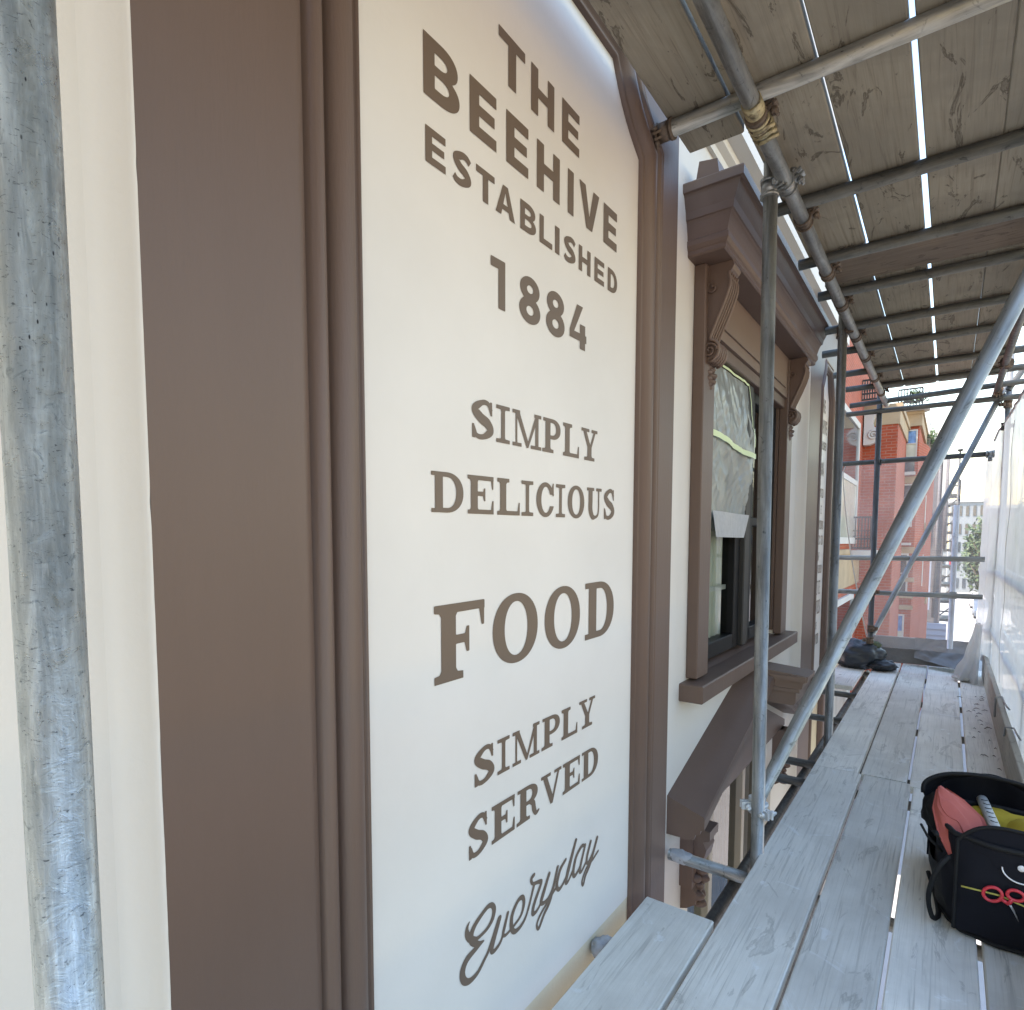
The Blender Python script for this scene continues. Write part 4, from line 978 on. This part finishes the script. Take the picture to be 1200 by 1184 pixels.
# tool bag ------------------------------------------------------------
tb = empty('tool_bag', (1.12, 2.6, 0), 'open black and navy tool bag standing on the deck at the right edge', 'bag')
def bagwall(u, v):          # u round, v up
    a = 2*PI*u; p = 2.9; c, s_ = math.cos(a), math.sin(a)
    rx = .185+.012*v; ry = .215+.015*v
    x = 1.155+rx*math.copysign(abs(c)**(2/p), c); y = 2.575+ry*math.copysign(abs(s_)**(2/p), s_)
    z = .005+.325*v*(1-.10*max(0, s_)-.0*c)
    bulge = .014*math.sin(PI*v); x += bulge*c; y += bulge*s_
    k = .010*noise.noise(Vector((a*2, v*3, 0)))+.006*noise.noise(Vector((c*5, s_*5, v*7)))
    return (x+k, y+k, z)
mb = MB(); mb.grid(bagwall, 72, 22); mb.grid(lambda u, v: (bagwall(u, 0)[0]*(1-v)+1.155*v, bagwall(u, 0)[1]*(1-v)+2.575*v, .006), 36, 3)
mb.grid(lambda u, v: ((bagwall(u, 1)[0]-1.155)*(1-.04)+1.155+.0, (bagwall(u, 1)[1]-2.575)*.96+2.575, bagwall(u, 1)[2]-.16*v), 72, 4)
mb.grid(lambda u, v: ((bagwall(u, 1)[0]-1.155)*.96*(1-v)+1.155, (bagwall(u, 1)[1]-2.575)*.96*(1-v)+2.575, .16), 36, 3)
mb.build('body', M['navy'], tb, fix=False)
mb = MB(); mb.path([bagwall(k/72, 1) for k in range(72)], .0085, 8, True); mb.build('piping', M['strap'], tb, fix=False)
mb = MB(); mb.path([(bagwall(k/72, .04)[0], bagwall(k/72, .04)[1], .012) for k in range(72)], .007, 8, True); mb.build('piping', M['strap'], tb, fix=False)
# front pocket flap panel with rounded top
def pocket(u, v):
    x = 1.005+.27*u; top = .385-.07*abs(2*u-1)**3; z = .03+(top-.03)*v
    return (x, 2.352-.026*math.sin(PI*min(1, v*1.05))*(1-abs(2*u-1)**6)+.06*max(0, v-.55)**1.2, z)
mb = MB(); mb.grid(pocket, 40, 26); pk = mb.build('front_pocket', M['navy'], tb, fix=False)
mb = MB(); mb.path([pocket(.0, k/14) for k in range(15)]+[pocket(k/20, 1) for k in range(1, 21)]+[pocket(1, 1-k/14) for k in range(1, 15)], .006, 8); mb.build('pocket_piping', M['strap'], pk, fix=False)
def pk_pt(u, v, o=.008): p = pocket(u, v); return (p[0], p[1]-o, p[2]+o*.3)
mb = MB(); mb.path([pk_pt(.05, .50), pk_pt(.4, .455), pk_pt(.98, .40)], .0028, 6); mb.build('elastic_cord', M['yellowcord'], pk, fix=False)
mb = MB(); mb.path([pk_pt(.58+.17*math.cos(a), .70+.10*math.sin(a), .006) for a in [PI*1.0+PI*1.05*i/20 for i in range(21)]], .0022, 6); mb.ball(pk_pt(.58, .72, .004), (.010, .003, .010), 12, 8); mb.build('badge', M['silver'], pk, fix=False)
# side pockets, strap and buckles on the left side
mb = MB(); mb.grid(lambda u, v: (bagwall(.42+.16*u, .08+.5*v)[0]-.018*math.sin(PI*u), bagwall(.42+.16*u, .08+.5*v)[1], bagwall(.42+.16*u, .08+.5*v)[2]), 16, 10); mb.build('side_pocket', M['strap'], tb, fix=False)
mb = MB(); 
st = [(.985, 2.36, .26), (.955, 2.33, .22), (.935, 2.34, .12), (.948, 2.38, .03), (.965, 2.44, .012), (.955, 2.55, .02), (.93, 2.64, .06)]
mb.path([tuple(p) for p in spline(st, 6)], .008, 6)
mb.path([(.965, 2.42, .245), (.925, 2.38, .30), (.905, 2.36, .345)], .0045, 6); mb.path([(.975, 2.45, .25), (.952, 2.40, .30), (.945, 2.38, .32)], [.004, .005, .010], 6)
mb.build('shoulder_strap', M['strap'], tb, fix=False)
# back flap (lid) folded behind, arched with zip
def lid(u, v):
    a = PI*u; x = 1.105+.205*math.cos(PI-a)*(1-.10*v); z = .30+.10*math.sin(a)**.7*(1-v*.35)-.10*v*(1-math.sin(a)); y = 2.80+.10*v+.03*math.sin(a)-.012*math.sin(u*21)*v
    return (x+.01*noise.noise(Vector((u*5, v*3, 1))), y, z)
mb = MB(); mb.grid(lid, 50, 10); mb.grid(lambda u, v: (lid(u, 1)[0], lid(u, 1)[1]+.01, lid(u, 1)[2]*(1-v)+.01), 50, 6); ld = mb.build('lid', M['navy'], tb, fix=False)
mb = MB(); mb.path([lid(k/40, 0) for k in range(41)], .008, 6); mb.ball(lid(.42, 0), (.006, .006, .008), 8, 6); mb.build('zip', M['strap'], ld, fix=False)
mb = MB(); mb.ball((.955, 2.76, .245), (.055, .07, .075), 22, 16, lambda p: 1+.28*noise.noise(p*2.6)); mb.build('folded_flap', M['strap'], tb, fix=False)
# contents
def cloth(u, v):
    """a folded pointed cloth: v runs from the standing tip down into the bag, u from the left edge to the right edge"""
    tip = Vector((.945, 2.56, .412)); L = [tip, Vector((.935, 2.49, .36)), Vector((.955, 2.42, .30)), Vector((.985, 2.385, .255))]
    Rr = [tip+Vector((.012, .01, .004)), Vector((1.01, 2.57, .385)), Vector((1.065, 2.54, .345)), Vector((1.09, 2.46, .300))]
    def cur(P, k): k *= 3; i_ = min(2, int(k)); f_ = k-i_; f_ = f_*f_*(3-2*f_)*.35+f_*.65; return P[i_].lerp(P[i_+1], f_)
    a = cur(L, v); b = cur(Rr, v); p = a.lerp(b, u)
    w = math.sin(PI*u)*math.sin(PI*min(1, v*.85+.1)); f = .010*math.sin(u*9+v*4)*w+.008*noise.noise(Vector((u*3, v*4, 3)))*w+.004*math.sin(u*23-v*11)*w
    return (p.x-.012*w+f*.3, p.y-.035*w+f, p.z+.022*w+f)
mb = MB(); mb.grid(cloth, 48, 40); mb.grid(lambda u, v: (cloth(u, v)[0]+.012, cloth(u, v)[1]+.035*math.sin(PI*u)+.004, cloth(u, v)[2]-.03*math.sin(PI*u)-.003), 30, 24)
rc = mb.build('red_cloth', M['redcloth'], None, origin=(1.02, 2.5, .3), fix=False); tag(rc, 'folded faded red cloth poking out of the tool bag', 'cloth')
mb = MB(); mb.path([Vector(cloth(0, k/24)) for k in range(1, 25)], .0035, 6); mb.build('stitched_edge', M['redcloth'], rc, fix=False)
mb = MB(); mb.path([Vector(cloth(.42+.1*k/24, .12+.85*k/24)) for k in range(25)], .003, 6); mb.build('stitched_edge', M['redcloth'], rc, fix=False)
mb = MB(); mb.ball((1.13, 2.70, .265), (.14, .09, .055), 34, 22, lambda p: 1+.15*noise.noise(p*2.5)); mb.ball((1.22, 2.62, .275), (.085, .11, .06), 30, 20, lambda p: 1+.12*noise.noise(p*3)); tag(mb.build('yellow_cloth', M['mustard'], None, origin=(1.15, 2.65, .25), fix=False), 'mustard yellow cloth lying inside the open tool bag', 'cloth')
mb = MB(); mb.tube((1.082, 2.80, .318), (1.112, 2.46, .322), .0175, 20); rl = mb.build('paper_roll', M['palestone'], None, origin=(1.13, 2.64, .34), fix=False); tag(rl, 'white marked roll lying across the open tool bag', 'roll')
mb = MB()
for k in range(6):
    t_ = .15+k*.12; c = Vector((1.082, 2.80, .318)).lerp(Vector((1.112, 2.46, .322)), t_)+Vector((0, -.002, .0178)); mb.path([c+Vector((-.010, .006*(k % 2), 0)), c+Vector((.002, -.004, .0006)), c+Vector((.009, .004, -.001))], .0014, 5)
mb.build('scribble_mark', M['black'], rl, fix=False)
# red handled scissors stuck in the pocket
def scissors(u0, v0, rot, label, name='scissors'):
    c = Vector(pk_pt(u0, v0, .016)); e = empty(name, c, label, 'scissors', 'red handled scissors in the bag pocket')
    def P(a, b, d=0): x = a*math.cos(rot)-b*math.sin(rot); z = a*math.sin(rot)+b*math.cos(rot); return (c.x+x, c.y-.002+d+z*.12, c.z+z)
    mb = MB()
    for cx_, rx, rz, tl in ((-.034, .024, .020, .35), (.022, .020, .015, -.2)):
        mb.path([P(cx_+rx*math.cos(a)*math.cos(tl)-rz*math.sin(a)*math.sin(tl), .004+rx*math.cos(a)*math.sin(tl)+rz*math.sin(a)*math.cos(tl)) for a in [i*2*PI/22 for i in range(22)]], .0050, 8, True)
    mb.path([P(-.016, -.008), P(0, -.022)], .0055, 8); mb.path([P(.010, -.008), P(0, -.022)], .0055, 8)
    mb.build('handle', M['redplastic'], e, fix=False)
    mb = MB(); mb.path([P(0, -.022, .012), P(.008, -.06, .030), P(.012, -.085, .032)], [.004, .003, .001], 6); mb.build('blade', M['steel'], e, fix=False)
scissors(.46, .47, .25, 'red handled scissors in the tool bag pocket, nearer the wall side')
scissors(.88, .43, -.15, 'red handled scissors in the tool bag pocket, at the photo edge')

# ------------------------------------------------------------------ ground and street
GZ = -4.6
mb = MB(); mb.add([(-400, -200, GZ-.15), (400, -200, GZ-.15), (400, 700, GZ-.15), (-400, 700, GZ-.15)], [(0, 1, 2, 3)]); tag(mb.build('ground', M['paving'], None, fix=False), kind='structure')
mb = MB(); mb.box((-60, -60, GZ-.149), (5.0, 300, GZ)); tag(mb.build('pavement', M['paving'], None), kind='structure')
mb = MB(); mb.box((5.0, -60, GZ-.149), (9.5, 300, GZ-.12)); tag(mb.build('road', M['asphalt'], None), kind='structure')
mb = MB(); mb.box((9.5, -60, GZ-.149), (30, 300, GZ)); tag(mb.build('pavement', M['paving'], None), kind='structure')

# ------------------------------------------------------------------ brick mansion block beyond the pub
bm_ = empty('brick_mansion', (-3, 17, GZ), 'red brick mansion block with buff stone bands, bay windows and iron balconies', 'building')
def bwin(parent, x0, x1, y, z0, z1, top='palepane', bottom='palepane', split=.5, face='y', frame='palestone', fw=.06):
    """sash window on a wall facing -y (face y) or +x (face x: x is y-coordinates, y is the wall plane)"""
    def T(a, d, z): return (a, y-d, z) if face == 'y' else (y+d, a, z)
    def bx(mb, a0, a1, d0, d1, c0, c1):
        p = T(a0, d0, c0); q = T(a1, d1, c1); mb.box(tuple(min(p[i], q[i]) for i in range(3)), tuple(max(p[i], q[i]) for i in range(3)))
    mb = MB(); bx(mb, x0, x0+fw, .0, .05, z0, z1); bx(mb, x1-fw, x1, .0, .05, z0, z1); bx(mb, x0+fw, x1-fw, 0, .05, z1-fw, z1); bx(mb, x0+fw, x1-fw, 0, .07, z0, z0+fw)
    zm = z0+(z1-z0)*split; bx(mb, x0+fw, x1-fw, 0, .045, zm-fw*.4, zm+fw*.4)
    w_ = mb.build('window', M[frame], parent)
    mb = MB(); bx(mb, x0+fw, x1-fw, .005, .02, zm, z1-fw); mb.build('pane', M[top], w_)
    mb = MB(); bx(mb, x0+fw, x1-fw, .005, .02, z0+fw, zm); mb.build('pane', M[bottom], w_)
    return w_
mb = MB(); mb.box((-9, 11, GZ), (-.96, 20.9, 6.2)); mb.build('wall', M['brick'], bm_)
mb = MB(); mb.box((-.959, 18, GZ), (-.21, 21.6, 4.0)); mb.box((-.959, 18, 4.0), (-.21, 21.6, 4.25)); mb.build('wing', M['brick'], bm_)
mb = MB(); mb.box((-8, 21.61, GZ), (.10, 27, 4.72)); mb.extrude([(.1001, 21.62), (.1001, 26.9), (.42, 26.0), (.30, 23.0)], 2, GZ, 4.3); mb.build('bay', M['brick'], bm_)
for a_, b_ in (((-.985, 17.96, 4.251), (-.17, 21.6, 4.62)), ((-1.0, 17.90, 4.62), (-.13, 21.6, 4.75)), ((-1.02, 11, 1.02-.0), (-.90, 16.0, 1.12)), ((-.98, 11, .25), (-.93, 17.99, 1.02)), ((-.99, 11, -1.5), (-.92, 17.99, -1.3)), ((-.47, 21.5, 4.721), (.16, 27, 5.06)), ((-.50, 21.45, 5.06), (.20, 27, 5.14)), ((-.30, 21.56, 3.05), (.10, 21.609, 3.25)), ((-.46, 21.57, .95), (.12, 21.609, 1.15)), ((-.46, 21.5, .1), (.14, 21.609, .22)), ((-.46, 21.5, -.40), (.14, 21.609, -.28)), ((-.5, 21.55, -.75), (.14, 21.609, -.62)), ((.29, 22.9, 1.2), (.33, 23.1, 1.9)), ((.36, 24.5, -.8), (.41, 26, -.5))):
    mb = MB(); mb.box(a_, b_); mb.build('stone_band', M['stone'], bm_)
# scroll bracket and small balcony
mb = MB(); pts = [(-.93, 3.75), (-.80, 3.75), (-.66, 3.80), (-.58, 3.92), (-.57, 4.05), (-.63, 4.15), (-.72, 4.2), (-.74, 4.30), (-.70, 4.45), (-.60, 4.55), (-.93, 4.56)]
mb.extrude([(a, b) for a, b in pts], 1, 17.72, 17.95)
sp = [(-.72+(.13*(1-k/30))*math.cos(k*.42), 17.70, 3.98+(.13*(1-k/30))*math.sin(k*.42)) for k in range(28)]; mb.path(sp, .022, 6); mb.build('scroll_bracket', M['palestone'], bm_)
def railing(name, x0, x1, y0, y1, z0, z1, n, parent, mat='iron'):
    mb = MB()
    for zz in (z0, z1, z0+(z1-z0)*.3): mb.box((x0, y0, zz), (x1, y0+.03, zz+.04)); mb.box((x1-.03, y0, zz), (x1, y1, zz+.04))
    for k in range(n+1):
        x = x0+(x1-x0)*k/n; mb.box((x-.012, y0+.003, z0), (x+.012, y0+.027, z1))
    for k in range(8): y = y0+(y1-y0)*k/8; mb.box((x1-.026, y, z0), (x1-.004, y+.02, z1))
    for k in range(n): x = x0+(x1-x0)*(k+.5)/n; mb.path([(x+.04*math.cos(a), y0+.015, (z0+z1)/2+.07*math.sin(a)) for a in [i*PI/4 for i in range(8)]], .010, 5, True)
    return mb.build(name, M[mat], parent)
railing('balcony_railing', -.955, -.56, 16.5, 17.9, 1.13, 1.86, 6, bm_)
mb = MB(); mb.box((-.958, 16.4, .93), (-.52, 17.95, 1.09)); mb.build('balcony_slab', M['palestone'], bm_)
railing('balcony_railing', -.955, -.57, 17.3, 17.95, 4.78, 5.25, 7, bm_)
railing('balcony_railing', -.45, .15, 21.3, 21.5, 5.2, 5.75, 8, bm_)
# round balcony slab with planting
mb = MB(); mb.tube((-.08, 21.6, 5.15), (-.08, 21.6, 5.24), .42, 28); mb.build('round_balcony', M['palestone'], bm_)
bwin(bm_, 13.0, 16.9, -.957, 1.25, 4.15, 'darkpane', 'palepane', .5, 'x', fw=.14)
bwin(bm_, 13.0, 16.9, -.957, -3.2, .05, 'darkpane', 'palepane', .5, 'x', fw=.14)
bwin(bm_, -.27, .06, 21.607, 3.78, 4.62, 'blueglass', 'palepane', .52, fw=.035)
bwin(bm_, -.36, .02, 21.607, 1.75, 3.03, 'darkpane', 'palepane', .55, fw=.045)
bwin(bm_, -.40, -.02, 21.607, -.25, 1.15-.2, 'darkpane', 'darkpane', .5, fw=.045)
bwin(bm_, -.46, -.06, 21.607, -1.95, -.90, 'blueglass', 'palepane', .5, fw=.045)
mb = MB(); mb.box((-.44, 21.25, 1.20), (.03, 21.5, 1.27)); mb.build('balcony_slab', M['palestone'], bm_)
mb = MB(); mb.box((-.42, 21.25, 3.27), (.05, 21.5, 3.36)); mb.build('balcony_slab', M['palestone'], bm_)
mb = MB(); mb.box((-.40, 21.28, 3.365), (.03, 21.34, 3.70)); mb.build('balcony_parapet', M['darkpane'], bm_)
for z0_, z1_ in ((1.75, 2.75), (-.1, .9)):
    mb = MB(); mb.box((.22, 22.93, z0_), (.31, 22.99, z1_)); w_ = mb.build('window', M['white'], bm_); mb = MB(); mb.box((.23, 22.915, z0_+.08), (.30, 22.929, z1_-.08)); mb.build('pane', M['palepane'], w_)
# dark end pieces: chimney and finial on the far roofline
mb = MB(); mb.box((.0, 26.0, 4.3), (.34, 26.6, 5.0)); mb.box((.05, 26.1, 5.0), (.28, 26.5, 5.4)); mb.ball((.16, 26.3, 5.5), (.1, .1, .14), 12, 8); mb.build('finial', M['palestone'], bm_)

def leaf_cloud(centre, rad, n, size, name, parent, seed=1, clumps=14):
    rnd = random.Random(seed); mb = MB(); cl = []
    for k in range(clumps):
        d = Vector((rnd.gauss(0, 1), rnd.gauss(0, 1), rnd.gauss(0, 1))).normalized()*rnd.random()**.5
        cl.append((Vector((centre[0]+d.x*rad[0]*.8, centre[1]+d.y*rad[1]*.8, centre[2]+d.z*rad[2]*.8)), rnd.uniform(.25, .45)))
    for i in range(n):
        c, r = cl[rnd.randrange(clumps)]
        d = Vector((rnd.gauss(0, 1), rnd.gauss(0, 1), rnd.gauss(0, 1))).normalized()*rnd.random()**.4
        p = c+Vector((d.x*rad[0]*r*1.6, d.y*rad[1]*r*1.6, d.z*rad[2]*r*1.6))
        u = Vector((rnd.gauss(0, 1), rnd.gauss(0, 1), rnd.gauss(0, 1))).normalized(); w = u.orthogonal().normalized(); s_ = size*rnd.uniform(.6, 1.3)
        mb.add([p-u*s_, p+w*s_*.45, p+u*s_, p-w*s_*.45], [(0, 1, 2, 3)])
    return mb.build(name, M['leaf'], parent, fix=False)
pl = empty('balcony_plant', (0, 21.4, 5.24), 'green planting spilling over the round balcony of the brick block', 'plant')
leaf_cloud((.02, 21.5, 5.55), (.36, .3, .20), 380, .05, 'foliage', pl, 3)
pl2 = empty('balcony_plant', (.35, 26, 4.9), 'green shrub along the stepped roofline of the brick block', 'plant')
leaf_cloud((.30, 26, 4.9), (.16, .3, .55), 320, .05, 'foliage', pl2, 5)

# dark grey house behind
gb = empty('grey_house', (-2, 33, GZ), 'tall dark grey brick house behind the brick mansion block', 'building')
mb = MB(); mb.box((-6, 32, GZ), (.72, 37, 5.4)); mb.build('wall', M['darkbrick'], gb)
mb = MB(); mb.box((.60, 31.9, 2.9), (.80, 37, 5.0)); mb.box((-.2, 31.9, 4.9), (.74, 32, 5.1)); mb.box((.2, 32.5, 5.4), (.6, 33.2, 6.2)); mb.build('parapet', M['palestone'], gb)
mb = MB(); mb.tube((.5, 31.9, -2), (.5, 31.9, 4.8), .05, 10); mb.tube((.78, 31.9, 1), (.78, 31.9, 5.0), .06, 10); mb.build('drainpipe', M['darkbrick'], gb)
bwin(gb, -.05, .30, 31.99, 1.2, 2.6, 'darkpane', 'darkpane', .5, fw=.05)
mb = MB(); mb.box((.0, 30.5, -1.55), (.38, 31.2, .55)); tag(mb.build('pale_cabin', M['bluepanel'], None), 'narrow pale blue site panel standing against the grey house', 'panel')
lv = empty('slatted_screen', (.55, 29, GZ), 'pale blue slatted screen below the far scaffold tower', 'screen')
mb = MB(); mb.box((-.02, 29.05, GZ), (1.0, 29.3, -1.95)); mb.build('backing', M['bluepanel'], lv)
for k in range(5):
    z = -2.15-k*.24; mb = MB(); mb.extrude([(29.0, z), (29.05, z+.16), (29.05, z)], 0, -.02, 1.0); mb.build('slat', M['bluepanel'], lv)

# far scaffold tower
ft = empty('scaffold_tower', (.9, 41, GZ), 'far grey scaffold tower with boarded lifts beside the street', 'scaffolding')
for x in (.45, 1.28):
    for y in (40, 42):
        mb = MB(); mb.tube((x, y, GZ), (x, y, 4.6), .06, 8); mb.build('standard', M['iron'], ft)
for z in (-3.0, -2.0, -1.1, -.1, .8, 1.75, 2.75, 3.75):
    mb = MB(); mb.box((.40, 39.9, z), (1.33, 42.1, z+.13)); mb.build('platform', M['galv_dark'], ft)
    mb = MB(); mb.tube((.4, 39.9, z+.55), (1.33, 39.9, z+.55), .04, 8); mb.tube((.45, 39.92, z+.1), (1.28, 39.92, z+.9), .035, 8); mb.build('rail', M['galv_dark'], ft)
mb = MB(); mb.box((1.0, 39.7, .10), (1.30, 39.8, .40)); tag(mb.build('red_sign', M['redpaint'], None), 'small red sign hung on the far scaffold tower', 'sign')

# trees
def tree(name, x, y, h, cz, rad, label, seed, n=3500):
    t_ = empty(name, (x, y, GZ), label, 'tree', 'trees along the far street')
    mb = MB(); mb.path([(x, y, GZ), (x+.1, y, GZ+h*.3), (x-.1, y+.1, GZ+h*.6)], [.22, .16, .08], 8)
    rnd = random.Random(seed)
    for k in range(6):
        a = rnd.random()*6.28; zz = GZ+h*(.35+.05*k); mb.path([(x, y, zz), (x+math.cos(a)*rad[0]*.4, y+math.sin(a)*rad[1]*.4, zz+rad[2]*.4), (x+math.cos(a)*rad[0]*.75, y+math.sin(a)*rad[1]*.7, zz+rad[2]*.8)], [.08, .05, .02], 6)
    mb.build('trunk', M['bark'], t_, fix=False); leaf_cloud((x, y, cz), rad, n, .16, 'crown', t_, seed, 26)
tree('street_tree', 3.1, 46, 6.5, .1, (1.5, 1.6, 2.4), 'nearest broad green tree on the far street behind the clear film', 11)
tree('street_tree', 5.6, 52, 7, 1.0, (2.2, 2.2, 2.8), 'taller green tree behind the white sheeting', 12, 4500)
tree('street_tree', 4.6, 70, 7, -.2, (2.6, 2.2, 2.4), 'farthest small green tree before the white buildings', 13)
tree('street_tree', 9, 38, 8, 2.0, (3, 3, 3.4), 'large green tree across the street behind the sheeting', 14, 4500)

# far pale buildings
def pale(name, x0, x1, y, z1, label, rows, cols, mat='farwhite'):
    e = empty(name, ((x0+x1)/2, y, GZ), label, 'building', 'pale buildings at the end of the street')
    mb = MB(); mb.box((x0, y, GZ), (x1, y+12, z1)); mb.build('wall', M[mat], e)
    mb = MB(); mb.box((x0-.2, y-.2, z1), (x1+.2, y+12, z1+.35)); mb.build('cornice', M['palestone'], e)
    dx = (x1-x0)/cols; dz = (z1-GZ)/rows
    src = None
    for r in range(rows):
        for c in range(cols):
            a = x0+dx*(c+.28); z = GZ+dz*(r+.25)
            if src is None:
                mb = MB(); mb.box((0, -.06, 0), (dx*.44, .0, dz*.55)); src = mb.build('window', M['darkpane'], e); o = src
            else: o = src.copy(); COL.objects.link(o); o.parent = e
            o.location = Vector((a, y-.01, z))-ABS[e.name]
pale('pale_terrace', .9, 4.2, 88, 6.0, 'pale far building closing the street beside the scaffold tower', 5, 5)
pale('pale_terrace', 4.4, 11, 84, 5.0, 'wide pale far building behind the street trees', 4, 8)
pale('pale_terrace', -2.5, .8, 96, 8.0, 'tallest pale far building behind the scaffold tower', 6, 4)
pale('pale_terrace', 11, 26, 70, 7.0, 'pale far building at the right behind the sheeting', 5, 10)
mb = MB(); mb.tube((1.15, 30, GZ), (1.15, 30, 4.7), .035, 8); mb.tube((1.15, 30, 4.7), (1.15, 29.4, 4.9), .03, 8); mb.ball((1.15, 29.3, 4.87), (.1, .2, .06), 10, 6); tag(mb.build('lamp_post', M['galv_dark'], None, origin=(1.15, 30, GZ)), 'thin grey lamp post rising beside the far scaffold tower', 'lamp post')

# unseen terrace opposite the pub, added for its warm bounce light
ot = empty('bounce_terrace', (14, 4, GZ), 'unseen buff brick terrace across the street, added for bounce light', 'building')
mb = MB(); mb.box((13.5, -25, GZ), (22, 34, .8)); mb.build('wall', M['stone'], ot)
mb = MB(); mb.box((13.3, -25, .8), (22, 34, 1.1)); mb.build('cornice', M['palestone'], ot)
src = None
for r in range(1):
    for c in range(18):
        if src is None:
            mb = MB(); mb.box((-.05, 0, 0), (.0, 1.2, 1.9)); src = o = mb.build('window', M['darkpane'], ot)
        else: o = src.copy(); COL.objects.link(o); o.parent = ot
        o.location = Vector((13.5, -24+c*3.2, GZ+.9+r*3.3))-ABS[ot.name]

# parked cars
def car(x, y, mat, label):
    e = empty('parked_car', (x, y, GZ-.12), label, 'car', 'cars parked along the far street'); g = GZ-.12
    mb = MB(); mb.extrude([(y-2.1, g+.35), (y-2.15, g+.75), (y-1.3, g+.95), (y-.6, g+1.42), (y+.9, g+1.45), (y+1.7, g+1.0), (y+2.15, g+.9), (y+2.15, g+.35)], 0, x-.85, x+.85); mb.build('body', M[mat], e)
    mb = MB(); mb.extrude([(y-1.2, g+.98), (y-.56, g+1.36), (y+.86, g+1.39), (y+1.55, g+1.0)], 0, x-.86, x+.86); mb.add([(x-.7, y-1.22, g+1.0), (x+.7, y-1.22, g+1.0), (x+.65, y-.66, g+1.38), (x-.65, y-.66, g+1.38)], [(0, 1, 2, 3)]); mb.build('window', M['darkpane'], e)
    for sx in (-.86, .7):
        for sy in (-1.35, 1.35):
            mb = MB(); mb.tube((x+sx, y+sy, g+.33), (x+sx+.16, y+sy, g+.33), .33, 18); mb.build('wheel', M['tyre'], e)
    for sx in (-.62, .62): mb = MB(); mb.ball((x+sx, y-2.13, g+.68), (.16, .04, .08), 10, 6); mb.build('headlight', M['silver'], e)
car(3.6, 52, 'carwhite', 'white car parked nearest on the far street'); car(3.6, 60, 'carblue', 'grey blue car parked behind the white one'); car(3.6, 69, 'carwhite', 'white car parked farthest down the street')
